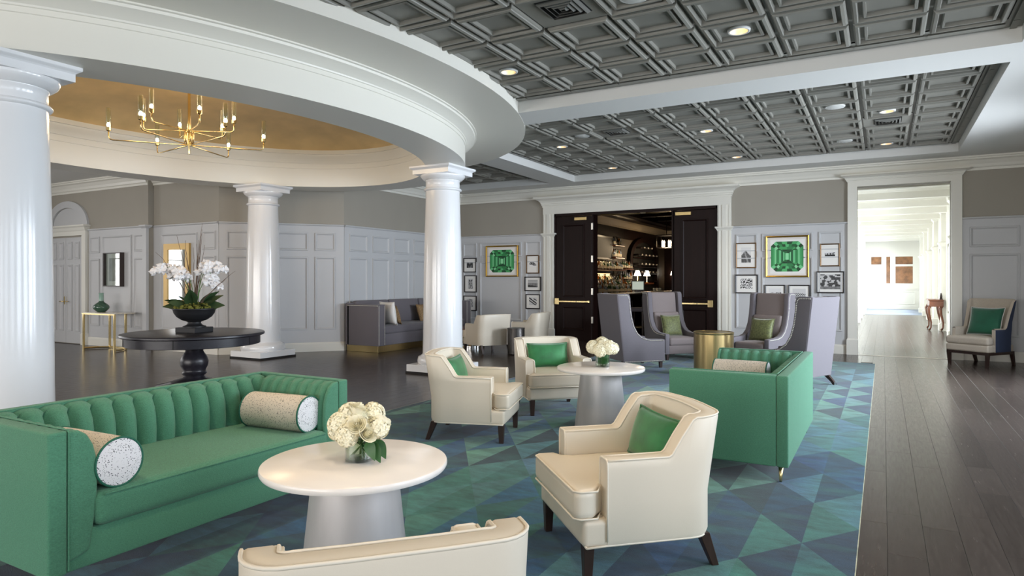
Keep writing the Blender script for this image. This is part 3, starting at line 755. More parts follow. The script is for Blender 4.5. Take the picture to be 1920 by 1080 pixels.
MB().rloft(XL, XR, YE - .03, YE, [(0, 1.0), (.02, 1.02), (.03, 1.05), (0, 1.07)]).build('chair_rail', M_TRIM, we)
MB().rloft(XL, XR, YE - .02, YE, [(0, 0), (0, .18), (-.01, .2)]).build('baseboard', M_TRIM, we)
for x0, x1 in ((.1, .75), (.85, 1.1), (1.25, 2.3)):
    o = panel_obj(x1 - x0, .66, 'panel', M_TRIM, we); o.location = (XL + x0, YE, .27)
# ------------------------------------------------------------ carpet
PAL = ['#1d3f5a', '#214a62', '#2a6488', '#1e4a74', '#2c6a68', '#4a8784', '#63998c', '#3a7c74', '#1a3f48', '#265660', '#1f5680', '#1b4a66', '#24587a', '#4d8694']
mb = MB(); cols = []; SX, SY = .2775, .385; XE = -.126
def clusterc(k, m, up):
    r = random.Random((k // 2) * 7919 + (m // 4) * 104729 + (5 if up else 0) + ((k // 2 + m // 4) % 2) * 31)
    big = r.random() < .8; c = r.choice(PAL)
    if not big: c = random.Random(k * 733 + m * 977 + up * 13).choice(PAL)
    return tuple(x * .62 for x in lin(c)[:3]) + (1,)
def tri(pts, c):
    pts = [(min(max(p[0], -4.94), XE), min(max(p[1], -.9), 13.5)) for p in pts]
    A = abs((pts[1][0] - pts[0][0]) * (pts[2][1] - pts[0][1]) - (pts[2][0] - pts[0][0]) * (pts[1][1] - pts[0][1]))
    if A < 1e-5: return
    s = (pts[1][0] - pts[0][0]) * (pts[2][1] - pts[0][1]) - (pts[2][0] - pts[0][0]) * (pts[1][1] - pts[0][1])
    if s < 0: pts = [pts[0], pts[2], pts[1]]
    mb.add([(p[0], p[1], .012) for p in pts], [(0, 1, 2)]); c2 = [x * R.uniform(.75, 1.2) for x in c[:3]] + [1]
    cols.extend([c, c, c2])
for k in range(0, 18):
    xa, xb = XE - SX * k, XE - SX * (k + 1)
    for m in range(-15, 26):
        y = 4.458 + SY * m
        if (k + m) % 2 == 0:
            tri([(xa, y), (xa, y + 2 * SY), (xb, y + SY)], clusterc(k, m, 0))
        else:
            tri([(xb, y), (xb, y + 2 * SY), (xa, y + SY)], clusterc(k, m, 1))
n0 = len(mb.f)
mb.box(-4.945, XE + .004, -.905, 13.505, -.01, .0118)
cols += [lin('#b9b79a')] * 24
cp = mb.build('carpet', M_CARPET)
ca = cp.data.color_attributes.new('Col', 'FLOAT_COLOR', 'CORNER')
for i, c in enumerate(cols): ca.data[i].color = c
tag(cp, 'large area carpet with interlocking triangles in teal, blue and sea green', 'carpet')

# ------------------------------------------------------------ armchairs (local +Y is forward)
def armchair():
    t = empty('armchair', (0, 0, 0), 0, 'x', 'armchair', 'cream leather armchairs')
    Wd, yr, yf, rc, th = .385, -.36, .24, .13, .10
    path = []                                            # plan stations (x, y, nx, ny, top height, rake weight)
    for y in (yf, .14, .05, -.03, -.085, -.10, -.135, -.17, -.185, -.22):
        path.append((-Wd, y, 1, 0, .60 + .192 * min(1, max(0, (-.095 - y) / .08)), min(1, max(0, (-.06 - y) / .12))))
    for i in range(1, 7):
        a = math.pi / 2 * i / 6
        path.append((-Wd + rc - rc * math.cos(a), yr + rc - rc * math.sin(a), math.cos(a), math.sin(a), .795 + .008 * i / 6, 1))
    path += [(-.12, yr - .012, 0, 1, .806, 1), (0, yr - .016, 0, 1, .808, 1)]
    path += [(-x, y, -nx, ny, z, w) for x, y, nx, ny, z, w in path[:-1][::-1]]
    P = []; e1 = []; e2 = []
    for x, y, nx, ny, z, w in path:
        def q(o, zz):
            rk = -.17 * w * max(0, zz - .42)
            return Vector((x + nx * o, y + ny * o + rk, zz))
        row = [q(.012, .17), q(.0, .20), q(0, .40), q(-.002, .55), q(0, z - .02), q(.006, z - .006), q(.02, z), q(th - .02, z), q(th - .006, z - .006), q(th, z - .02), q(th + .004, .55 if z > .62 else .5), q(th, .40), q(th, .2)]
        P.append(row); e1.append(q(.004, z - .004)); e2.append(q(th - .004, z - .004))
    mb = MB(); mb.grid(P); mb.add(P[0], [tuple(range(len(P[0])))]); mb.add(P[-1], [tuple(range(len(P[0]) - 1, -1, -1))])
    mb.build('shell', M_CREAM, t, auto=45, weld=True)
    pp = MB(); pp.tube(e1, .006, 6); pp.tube(e2, .006, 6)
    for row in (P[0], P[-1]): pp.tube([Vector(p) + Vector((0, .002, 0)) for p in row[1:12]], .0055, 6)
    lo = [Vector(r[0]) + Vector((0, 0, .004)) for r in P]; pp.tube([(-Wd, .35, .176)] + lo + [(Wd, .35, .176), (-Wd, .35, .176)], .006, 6)
    pp.build('piping', M_PIPE, t, smooth=True)
    MB().cushion(2 * Wd - .012, .60, .135, .025, 5, (0, .0, 0), (0, .065, .238)).build('seat_rail', M_CREAM, t, smooth=True, weld=True)
    # T-shaped seat cushion: full width in front of the arms
    mb = MB()
    def tee(p):
        y = p.y + .03
        lim = .285 if y < .23 else .285 + (.375 - .285) * min(1, (y - .23) / .05)
        return Vector((p.x / .375 * lim, p.y, p.z))
    mb.cushion(.75, .72, .15, .035, 12, (0, 0, .02), (0, .045, .382), fn=tee)
    sc2 = mb.build('seat_cushion', M_CREAM, t, smooth=True, weld=True)
    pp = MB()
    for z in (.313, .447):
        pp.tube([(-.283, -.2, z), (-.283, .24, z), (-.372, .29, z), (-.372, .375, z), (-.345, .404, z), (.345, .404, z), (.372, .375, z), (.372, .29, z), (.283, .24, z), (.283, -.2, z)], .0055, 6)
    pp.build('cushion_piping', M_PIPE, sc2, smooth=True)
    for sx in (-1, 1):
        mb = MB(); x = sx * .335; mb.loft([[(x - .02, .31, 0), (x + .02, .31, 0), (x + .02, .35, 0), (x - .02, .35, 0)], [(x - .028, .30, .18), (x + .028, .30, .18), (x + .028, .356, .18), (x - .028, .356, .18)]]); mb.build('leg', M_LEG, t, bevel=(.003, 1))
        mb = MB(); x = sx * .32; mb.loft([[(x - .018, -.40, 0), (x + .018, -.40, 0), (x + .018, -.362, 0), (x - .018, -.362, 0)], [(x - .028, -.34, .18), (x + .028, -.34, .18), (x + .028, -.28, .18), (x - .028, -.28, .18)]]); mb.build('leg', M_LEG, t, bevel=(.003, 1))
    return t
ac = armchair()
def put_chair(x, y, fx, fy, label, first=False):
    o = ac if first else copy_tree(ac)
    return place(o, (x, y, .012 if (-4.9 < x < -.1) else 0), face(fx, fy), label)
put_chair(-1.27, 3.52, -.73, -.68, 'cream armchair with green pillow standing right of the near table', True)
put_chair(-3.46, 5.44, .95, .31, 'cream armchair seen from its side in front of the middle column')
put_chair(-3.35, 6.93, .68, -.73, 'cream armchair facing us behind the farther round table')
put_chair(-1.375, 1.60, -.735, .68, 'cream armchair with its back to us, cut off by the bottom of the photo')
put_chair(-7.26, 11.86, -.88, .47, 'cream armchair turned away, left of the dark drum table by the bar doors')
put_chair(-6.85, 12.95, -.99, -.1, 'cream armchair in profile right of the dark drum table, against the door casing')

# ------------------------------------------------------------ pillows
def pillow_mesh(w, h, t, n=12, pinch=.07):
    mb = MB()
    for sg in (1, -1):
        P = []
        for i in range(n + 1):
            u = -1 + 2 * i / n; row = []
            for j in range(n + 1):
                v = -1 + 2 * j / n
                x = u * w / 2 * (1 - pinch * (1 - v * v)); z = v * h / 2 * (1 - pinch * (1 - u * u))
                d = t / 2 * ((1 - u * u) * (1 - v * v)) ** .42
                row.append((x, sg * d, z))
            P.append(row)
        mb.grid(P if sg < 0 else P[::-1])
    return mb
def edge_loop(w, h, n=12, pinch=.07):
    pts = []
    for i in range(n): u = -1 + 2 * i / n; pts.append((u * w / 2, 0, -h / 2 * (1 - pinch * (1 - u * u))))
    for i in range(n): v = -1 + 2 * i / n; pts.append((w / 2 * (1 - pinch * (1 - v * v)), 0, v * h / 2))
    for i in range(n): u = 1 - 2 * i / n; pts.append((u * w / 2, 0, h / 2 * (1 - pinch * (1 - u * u))))
    for i in range(n): v = 1 - 2 * i / n; pts.append((-w / 2 * (1 - pinch * (1 - v * v)), 0, v * h / 2))
    return pts
def pillow(name, w, h, t, m, x, y, z, fx, fy, lean, label, group=None, pipe=None, roll=0.):
    o = pillow_mesh(w, h, t).build(name, m, smooth=True, weld=True)
    o.location = (x, y, z); o.rotation_mode = 'XYZ'
    o.matrix_world = Matrix.Translation((x, y, z)) @ Matrix.Rotation(face(fx, fy), 4, 'Z') @ Matrix.Rotation(lean, 4, 'X') @ Matrix.Rotation(roll, 4, 'Y')
    tag(o, label, 'pillow', group)
    MB().tube(edge_loop(w, h), .005, 6, closed=True).build('piping', pipe or m, o, smooth=True)
    return o
G1 = 'green velvet lumbar pillows'
def chair_pillow(cx, cy, fx, fy, label, w=.50, h=.29, off=0.):
    n = math.hypot(fx, fy); fx /= n; fy /= n
    x = cx - fx * .185 + fy * off; y = cy - fy * .185 - fx * off
    return pillow('lumbar_pillow', w, h, .13, M_VELV, x, y, .615, fx, fy, math.radians(17), label, G1)
chair_pillow(-1.27, 3.52, -.73, -.68, 'green velvet lumbar pillow on the armchair right of the near table')
chair_pillow(-3.46, 5.44, .95, .31, 'green velvet lumbar pillow on the armchair in front of the middle column')
chair_pillow(-3.35, 6.93, .68, -.73, 'green velvet lumbar pillow on the armchair facing us behind the farther table')
chair_pillow(-6.85, 12.95, -.99, -.1, 'green velvet lumbar pillow peeking over the arm of the far armchair by the casing')

# ------------------------------------------------------------ channel-back sofas (local +Y forward)
def sofa(Ls):
    t = empty('channel_sofa', (0, 0, 0), 0, 'x', 'sofa', 'green channel-tufted sofas')
    h = Ls / 2; D0, D1, Hs = -.44, .44, .79
    for nm, b in (('back_panel', (-h, h, D0, D0 + .085)), ('arm_panel', (-h, -h + .085, D0 + .085, D1)), ('arm_panel', (h - .085, h, D0 + .085, D1))):
        MB().box(b[0], b[1], b[2], b[3], .12, Hs).build(nm, M_GREEN, t, bevel=(.012, 3), auto=50)
    MB().box(-h + .08, h - .08, D0 + .05, D1 - .012, .12, .30).build('seat_rail', M_GREEN, t, bevel=(.012, 2), auto=50)
    PR = [(.125, .36), (.135, .46), (.138, .56), (.132, .64), (.118, .70), (.09, .755), (.05, .782), (.0, .788)]
    def channel(w):
        mb = MB(); P = []; nb = 8
        for i in range(nb + 1):
            u = -1 + 2 * i / nb; bl = (1 - abs(u) ** 2.6); row = []
            for k, (d, z) in enumerate(PR):
                if k == len(PR) - 1: row.append((u * w / 2, 0, z - .014 * (1 - bl)))
                else: row.append((u * w / 2, d - .05 + .05 * bl if d > .06 else d, z - .022 * (1 - bl) * (z / .78) ** 4))
            P.append(row)
        mb.grid(P[::-1]); return mb
    n = 14; w = (Ls - .17) / n; proto = None
    for i in range(n):
        o = channel(w).build('channel', M_GREEN, t, smooth=True) if proto is None else link_copy(proto, t)
        proto = o; o.location = (-h + .085 + w * (i + .5), D0 + .085, 0)
    n = 7; w = (D1 - D0 - .085 - .12) / n; proto = None
    for sx in (-1, 1):
        for i in range(n):
            o = channel(w).build('channel', M_GREEN, t, smooth=True) if proto is None else link_copy(proto, t)
            proto = o; o.location = (sx * (h - .085), D0 + .185 + w * (i + .5), 0); o.rotation_euler = (0, 0, math.pi / 2 if sx > 0 else -math.pi / 2)
    for sx in (-1, 1):                                    # flat padded fronts of the arms
        poly = [(sx * (h - .085), .17), (sx * (h - .085 - .10), .20), (sx * (h - .085 - .125), .36)] + [(sx * (h - .085 - d), z) for d, z in PR[1:-1]] + [(sx * (h - .085), .787)]
        if sx > 0: poly = poly[::-1]
        MB().prism(poly, D1 - .03, D1, 'y').build('arm_pad_front', M_GREEN, t, bevel=(.014, 3), auto=50)
        MB().prism([(sx * (h - .085), .3), (sx * (h - .185), .3), (sx * (h - .21), .5), (sx * (h - .2), .66), (sx * (h - .15), .76), (sx * (h - .085), .785)][::-1 if sx > 0 else 1], D0 + .18, D1 - .02, 'y').build('arm_pad', M_GREEN, t)
    sm = MB(); sm.tube([(-h + .09, D0 + .088, Hs + .001), (h - .09, D0 + .088, Hs + .001)], .004, 6)
    for sx in (-1, 1): sm.tube([(sx * (h - .088), D0 + .09, Hs + .001), (sx * (h - .088), D1 - .005, Hs + .001), (sx * (h - .088), D1 + .002, Hs - .01), (sx * (h - .088), D1 + .002, .14)], .004, 6)
    sm.build('seam', M_GREEN, t)
    cu = MB().cushion(Ls - .41, .78, .17, .045, 14, (0, 0, .02), (0, .075, .385)).build('seat_cushion', M_GREEN, t, smooth=True, weld=True)
    MB().tube([(-h + .24, .463, .455), (h - .24, .463, .455)], .006, 6).build('cushion_piping', M_GREEN, cu)
    for sx in (-1, 1):
        for y in (D0 + .06, D1 - .06):
            MB().lathe([(.009, 0), (.011, .01), (.018, .13)], 14, T(sx * (h - .06), y, 0)).build('leg', M_BRASS, t, smooth=True)
    return t
s1 = sofa(1.93)
s2 = copy_tree(s1)
place(s1, (-3.745, 2.55, .012), face(1, 0), 'green channel-tufted sofa with two bolsters at the left of the near table')
place(s2, (-1.04, 6.14, .012), face(-1, 0), 'green channel-tufted sofa with one bolster, seen from its outer corner at right')
def bolster(x, y, z, a, label, L=.50, r=.108):
    t = empty('bolster', (x, y, z), a, label, 'bolster', 'speckled bolsters on the green sofas')
    Mx = Matrix.Rotation(math.pi / 2, 4, 'Y')
    MB().lathe([(r, -L / 2), (r * 1.01, -L / 4), (r * 1.012, 0), (r * 1.01, L / 4), (r, L / 2)], 40, Mx, cap=False).build('cover', M_SPECK, t, smooth=True)
    for s_ in (-1, 1):
        MB().lathe([(r, s_ * L / 2), (r * .8, s_ * (L / 2 + .006)), (r * .4, s_ * (L / 2 + .011)), (.001, s_ * (L / 2 + .012))], 40, Mx, cap=False).build('end_cap', M_SPECKE, t, smooth=True)
        MB().tube([(s_ * L / 2, r * math.cos(q * math.pi / 20), r * math.sin(q * math.pi / 20)) for q in range(40)], .006, 6, closed=True).build('piping', mat('green_piping', '#1f5f4a', .7), t, smooth=True)
    return t
bolster(-3.56, 1.90, .60, .05, 'speckled bolster leaning on the left arm of the left sofa', r=.12)
bolster(-3.62, 3.19, .60, .10, 'speckled bolster leaning on the far arm of the left sofa', r=.12)
bolster(-1.21, 6.74, .60, math.pi - .06, 'speckled bolster leaning on the far arm of the right sofa', r=.12)

# ------------------------------------------------------------ round stone tables with tapered drum bases
def stone_table(x, y, label):
    t = empty('cocktail_table', (x, y, .012), 0, label, 'table', 'round white stone cocktail tables')
    r = .445
    MB().lathe([(0, .612), (r - .012, .612), (r - .003, .608), (r, .600), (r, .588), (r - .006, .578), (r - .03, .574), (0, .574)], 72, cap=False).build('table_top', M_STONE, t, auto=40)
    MB().lathe([(0, .574), (.34, .574), (.335, .562), (.215, .548), (0, .548)], 56, cap=False).build('sub_top', M_ZINC, t, auto=40)
    MB().lathe([(.262, 0), (.264, .006), (.206, .55)], 64).build('base', M_ZINC, t, auto=40)
    return t
stone_table(-2.245, 2.44, 'round white stone table in the foreground with the rose and hydrangea vase')
stone_table(-2.51, 6.32, 'round white stone table farther back between the armchair and the right sofa')

# ------------------------------------------------------------ flowers in glass cylinders
def floret_ball(r, n, seed, pet=.016):
    rr = random.Random(seed); mb = MB(); mb.sphere((0, 0, 0), r * .9, 12, 8)
    for i in range(n):
        z = 1 - 2 * (i + .5) / n; a = i * 2.39996; d = Vector((math.sqrt(1 - z * z) * math.cos(a), math.sqrt(1 - z * z) * math.sin(a), z))
        d = (d + Vector((rr.uniform(-.12, .12),) * 3)).normalized(); q = d.to_track_quat('Z', 'Y').to_matrix().to_4x4()
        M = Matrix.Translation(d * r * rr.uniform(.94, 1.07)) @ q @ Matrix.Rotation(rr.uniform(0, 1.5), 4, 'Z')
        for k in range(4):
            A = M @ Matrix.Rotation(k * math.pi / 2, 4, 'Z'); p = pet
            mb.add([(0, 0, 0), (p * .6, -p * .55, .004), (p * 1.25, 0, .002), (p * .6, p * .55, .004)], [(0, 1, 2, 3)], A)
    return mb
def rose(r, seed):
    rr = random.Random(seed); mb = MB()
    for L in range(6):
        n = 3 + L; rad = r * (.15 + .135 * L); tilt = .06 + .10 * L; hgt = r * (1.2 - .07 * L)
        for k in range(n):
            a = 2 * math.pi * (k + .5 * (L % 2)) / n + rr.uniform(-.2, .2); wa = 2 * math.pi / n * .72; P = []
            for i in range(5):
                v = i / 4; row = []
                for j in range(5):
                    u = -1 + j / 2; aa = a + u * wa
                    rd = rad * (.55 + .45 * v) + math.sin(v * 1.5) * tilt * r * .75 * (1 - .25 * u * u) + (.10 * r if v > .9 else 0) * (L / 5)
                    zz = -r * .45 + hgt * 1.25 * (v - .18 * v * u * u) - (.14 * r * L / 5 if v > .9 else 0)
                    row.append((rd * math.cos(aa), rd * math.sin(aa), zz))
                P.append(row)
            mb.grid(P)
    return mb
def leaf_mesh(l, w, curl=.25):
    mb = MB(); P = []
    for i in range(9):
        v = i / 8; ww = w * math.sin(math.pi * min(1, v ** .8 * .96 + .02)) ; P.append([(l * v, -ww / 2, -curl * l * v * v + .02 * l), (l * v, 0, -curl * l * v * v), (l * v, ww / 2, -curl * l * v * v + .02 * l)])
    mb.grid(P); return mb
def vase(x, y, z, label, group, hyd, roses, wrapped=False, rv=.068, hv=.125):
    t = empty('flower_vase', (x, y, z), 0, label, 'flower vase', group)
    MB().lathe([(0, 0), (rv, 0), (rv, hv), (rv - .004, hv), (rv - .004, .012), (0, .012)], 40, cap=False).build('glass', M_GLASS, t, auto=40)
    MB().lathe([(0, .0125), (rv - .0045, .0125), (rv - .0045, hv * .68), (0, hv * .68)], 32, cap=False).build('water', M_WATER, t, auto=40)
    if wrapped:
        MB().lathe([(rv - .008, hv * .24), (rv - .008, hv * .98)], 32, cap=False).build('leaf_wrap', M_LEAF, t, smooth=True)
    mb = MB(); rr = random.Random(len(label))
    for i in range(12):
        a = rr.uniform(0, 6.28); b_ = a + rr.uniform(1.6, 3.6); mb.tube([(.045 * math.cos(a), .045 * math.sin(a), .018), (.01, .0, .07), (.05 * math.cos(b_), .05 * math.sin(b_), hv + .04)], .0032, 5)
    tag(mb.build('stems', M_STEM, t), kind='stuff')
    if not wrapped:
        for i in range(5):
            o = leaf_mesh(.11, .045, .1).build('leaf', M_LEAF, t, smooth=True); o.location = (0.01, 0, .05 + .012 * i); o.rotation_euler = (.5 * (i % 2), -.25, i * 1.3)
    bl = None
    for i, (dx, dy, dz, r) in enumerate(hyd):
        o = floret_ball(.06, 150, 3).build('hydrangea_bloom', M_PETAL, t) if bl is None else link_copy(bl, t)
        bl = bl or o; o.location = (dx, dy, dz); o.scale = (r / .06,) * 3; o.rotation_euler = (i, i * 2, i * .7)
    bl = None
    for i, (dx, dy, dz, r, tx, ty) in enumerate(roses):
        o = rose(.04, 5).build('rose_bloom', M_PETAL, t, smooth=True) if bl is None else link_copy(bl, t)
        bl = bl or o; o.location = (dx, dy, dz); o.scale = (r / .04,) * 3; o.rotation_euler = (tx, ty, i)
    return t
# camera-facing axes: right (.872,.489), toward camera (.489,-.872)
def cr_(r_, f_): return (.872 * r_ + .489 * f_, .489 * r_ - .872 * f_)
H1 = []
for r_, f_, z_, s_ in ((-.085, .02, .175, .058), (-.04, .075, .135, .05), (-.045, -.02, .215, .058), (.06, -.03, .215, .055), (.10, .035, .165, .05), (.02, -.07, .17, .06), (-.10, .03, .145, .04), (.0, .03, .18, .055)):
    x_, y_ = cr_(r_, f_); H1.append((x_, y_, z_, s_))
R1 = []
for r_, f_, z_, s_, tl in ((.012, .085, .185, .037, 1.0), (.055, .085, .145, .038, 1.05), (.0, .03, .245, .042, .35), (.115, .04, .185, .036, .9)):
    x_, y_ = cr_(r_, f_); R1.append((x_, y_, z_, s_, tl * .87, tl * .49))
v1 = vase(-2.235, 2.455, .624, 'glass cylinder of ivory roses and hydrangeas on the near table', 'glass vases of white flowers', H1, R1)
for r_, f_, z_, a in ((.075, .06, .10, -.5), (.09, .04, .11, -.25), (.06, .07, .115, -.75)):
    x_, y_ = cr_(r_, f_); o = leaf_mesh(.095, .058, .5).build('leaf', M_LEAF, v1, smooth=True); o.location = (x_, y_, z_); o.rotation_euler = (.6, .75, a)
H2 = []
for r_, f_, z_, s_ in ((-.10, .0, .20, .062), (-.035, .06, .175, .066), (.05, .05, .20, .066), (.105, -.01, .185, .058), (.0, -.05, .225, .068), (-.07, -.06, .2, .06), (.07, -.07, .2, .06), (.0, .02, .23, .05)):
    x_, y_ = cr_(r_, f_); H2.append((x_, y_, z_, s_))
vase(-2.49, 6.32, .624, 'glass cylinder lined with green leaf holding white hydrangeas on the farther table', 'glass vases of white flowers', H2, [], True, .073, .135)

# ------------------------------------------------------------ tall grey wing chairs
def wing_chair():
    t = empty('wing_chair', (0, 0, 0), 0, 'x', 'wing chair', 'tall grey wing chairs round the brass drum')
    prof = [(-.36, .11), (-.49, 1.255), (-.47, 1.265), (-.30, 1.265), (-.262, 1.25), (-.245, 1.20), (-.235, 1.06), (-.21, .88), (-.165, .72), (-.095, .60), (.0, .53), (.13, .497), (.40, .488), (.42, .478), (.42, .11)]
    for sx in (-1, 1):
        x0, x1 = (sx * .375, sx * .285); x0, x1 = min(x0, x1), max(x0, x1)
        s_ = MB().prism(prof[::-1], x0, x1, 'x').build('side_wing', M_GREY, t, bevel=(.012, 2), auto=50)
        xo = sx * .377
        mb = MB(); pts = prof[1:14]; pl = []
        ins = [(-.462, 1.238), (-.31, 1.238), (-.285, 1.22), (-.268, 1.16), (-.258, 1.05), (-.232, .868), (-.184, .705), (-.108, .582), (-.006, .508), (.13, .474), (.40, .466)]
        dist = 0; step = .024
        for a, b_ in zip(ins[:-1], ins[1:]):
            L_ = math.hypot(b_[0] - a[0], b_[1] - a[1])
            while dist < L_:
                u = dist / L_; mb.sphere((xo, a[0] + (b_[0] - a[0]) * u, a[1] + (b_[1] - a[1]) * u), .0095, 6, 4); dist += step
            dist -= L_
        y = -.34
        while y < .41: mb.sphere((xo, y, .125), .0095, 6, 4); y += step
        tag(mb.build('nailheads', M_NAIL, s_, smooth=True), kind='stuff')
    mb = MB(); mb.prism([(-.36, .13), (-.49, 1.255), (-.40, 1.255), (-.27, .13)], -.286, .286, 'x'); mb.build('back_panel', M_GREY, t, bevel=(.01, 2), auto=50)
    mb = MB(); mb.loft([[(-.37, -.367, .13), (.37, -.367, .13), (.37, -.352, .13), (-.37, -.352, .13)], [(-.37, -.497, 1.255), (.37, -.497, 1.255), (.37, -.47, 1.255), (-.37, -.47, 1.255)]]); mb.build('outside_back', M_GREY, t, bevel=(.004, 1))
    M = Matrix.Translation((0, -.315, .86)) @ Matrix.Rotation(math.radians(7), 4, 'X'); MB().cushion(.56, .10, .80, .04, 6, (0, .02, 0), M=M).build('inner_back', M_GREYIN, t, smooth=True, weld=True)
    M = Matrix.Translation((0, -.205, .62)) @ Matrix.Rotation(math.radians(9), 4, 'X'); MB().cushion(.555, .13, .50, .04, 6, (0, .03, 0), M=M).build('back_cushion', M_GREYIN, t, smooth=True, weld=True)
    MB().box(-.286, .286, -.28, .405, .11, .27).build('seat_rail', M_GREYIN, t, bevel=(.012, 2), auto=50)
    MB().cushion(.565, .68, .15, .045, 8, (0, 0, .015), (0, .08, .34)).build('seat_cushion', M_GREYIN, t, smooth=True, weld=True)
    for sx in (-1, 1):
        MB().loft([[(sx * .31 - .02, .35, 0), (sx * .31 + .02, .35, 0), (sx * .31 + .02, .39, 0), (sx * .31 - .02, .39, 0)], [(sx * .31 - .026, .34, .14), (sx * .31 + .026, .34, .14), (sx * .31 + .026, .396, .14), (sx * .31 - .026, .396, .14)]]).build('leg', M_LEG, t)
        pts = [(0, -.46), (.05, -.43), (.14, -.33)]
        lg = MB().loft([[(sx * .31 - .018, -.47, 0), (sx * .31 + .018, -.47, 0), (sx * .31 + .018, -.43, 0), (sx * .31 - .018, -.43, 0)], [(sx * .31 - .02, -.44, .05), (sx * .31 + .02, -.44, .05), (sx * .31 + .02, -.39, .05), (sx * .31 - .02, -.39, .05)], [(sx * .31 - .026, -.36, .14), (sx * .31 + .026, -.36, .14), (sx * .31 + .026, -.28, .14), (sx * .31 - .026, -.28, .14)]]).build('leg', M_LEG, t)
        tag(MB().box(sx * .31 - .021, sx * .31 + .021, -.473, -.455, .0, .04).build('metal_tip', M_CHROME, lg))
    return t
w1 = wing_chair(); w2 = copy_tree(w1); w3 = copy_tree(w1); w4 = copy_tree(w1)
place(w1, (-3.80, 11.05, .012), face(.67, .74), 'tall grey wing chair left of the brass drum, its side toward us')
place(w2, (-3.58, 12.70, .012), face(.72, -.69), 'tall grey wing chair facing us before the bar opening, olive pillow on its seat')
place(w3, (-1.88, 12.38, .012), face(-.36, -.93), 'tall grey wing chair facing left under the framed photos, green pillow on it')
place(w4, (-1.14, 10.38, .012), face(-.914, .405), 'tall grey wing chair with its back to us, rightmost of the four')
pillow('throw_pillow', .42, .42, .14, M_OLIVE, -3.58 - .0, 12.70, .63, .72, -.69, math.radians(16), 'olive green brocade pillow on the wing chair before the bar opening', 'olive brocade pillows')
pillow('throw_pillow', .44, .42, .14, M_OLIVE, -1.88, 12.38, .63, -.36, -.93, math.radians(16), 'olive green brocade pillow on the wing chair under the framed photos', 'olive brocade pillows')
t = empty('drum_table', (-2.3, 10.5, .012), 0, 'brushed brass drum table among the wing chairs', 'side table')
MB().lathe([(.298, 0), (.298, .66)], 56, cap=False).build('drum', M_BRASSB, t, smooth=True)
MB().lathe([(.298, .66), (.302, .668), (.302, .69), (.294, .694), (.288, .686), (0, .686)], 56, cap=False).build('tray_top', M_BRASSB, t, auto=40)

# ------------------------------------------------------------ far grey sofa with gold plinth
t = empty('nailhead_sofa', (-9.56, 12.28, 0), face(1, 0), 'grey sofa with nailhead trim on a gold plinth along the far left wall', 'sofa')
h = 1.76; aw = .22
MB().box(-h + .06, h - .06, -.42, .44, 0, .14).build('plinth', M_BRASSB, t, bevel=(.004, 1))
MB().box(-h, h, -.41, -.30, .14, 1.02).build('back_panel', M_GREY, t, bevel=(.012, 2), auto=50)
for sx in (-1, 1):
    a = MB().box(min(sx * h, sx * (h - aw)), max(sx * h, sx * (h - aw)), -.36, .50, .14, 1.0).build('arm', M_GREY, t, bevel=(.012, 2), auto=50)
    mb = MB()
    for q in range(33): mb.sphere((sx * (h - .022), .502, .17 + .025 * q), 0.0105, 6, 4); mb.sphere((sx * (h - aw + .022), .502, .17 + .025 * q), 0.0105, 6, 4)
    for q in range(34): mb.sphere((sx * (h + .002), -.34 + .025 * q, .975), 0.0105, 6, 4)
    tag(mb.build('nailheads', M_NAIL, a, smooth=True), kind='stuff')
MB().box(-h + .13, h - .13, -.36, .47, .14, .38).build('seat_rail', M_GREY, t, bevel=(.01, 2), auto=50)
for i in range(2):
    MB().cushion(1.53, .82, .17, .04, 8, (0, 0, .015), (-.77 + 1.54 * i, .06, .465)).build('seat_cushion', M_GREY, t, smooth=True, weld=True)
for i in range(3):
    MB().cushion(1.06, .16, .54, .05, 6, (0, .03, 0), M=Matrix.Translation((-1.09 + 1.09 * i, -.27, .80)) @ Matrix.Rotation(.12, 4, 'X')).build('back_cushion', M_GREY, t, smooth=True, weld=True)
pillow('throw_pillow', .50, .50, .17, M_WHITEC, -9.22, 11.03, .80, .2, 1, math.radians(10), 'white quilted pillow against the near arm of the nailhead sofa')
pillow('throw_pillow', .42, .42, .15, M_BROWNP, -9.26, 11.26, .76, .35, 1, math.radians(18), 'brown patterned pillow next to the white one on the nailhead sofa', 'brown patterned pillows')
pillow('throw_pillow', .42, .42, .15, M_BROWNP, -9.50, 12.62, .74, 1, .1, math.radians(18), 'brown patterned pillow half hidden by the middle column on the nailhead sofa', 'brown patterned pillows')
t = empty('stool_table', (-6.5, 11.75, 0), 0, 'dark hammered metal drum table between the two far armchairs', 'side table')
MB().lathe([(.15, 0), (.172, .02), (.175, .50), (.17, .52)], 32).build('drum', M_DARKMET, t, auto=40)
MB().lathe([(.178, .515), (.178, .54), (0, .545)], 32, cap=False).build('top', M_DARKMET, t, auto=40)
t = empty('chrome_table', (-8.0, 12.45, 0), 0, 'low round table on a chrome drum before the nailhead sofa', 'table')
MB().lathe([(.28, 0), (.28, .06), (.2, .09), (.2, .42)], 40).build('drum', M_CHROME, t, auto=40)
MB().lathe([(.42, .42), (.43, .43), (.43, .45), (0, .455)], 40).build('top', M_WALNUT, t, auto=40)

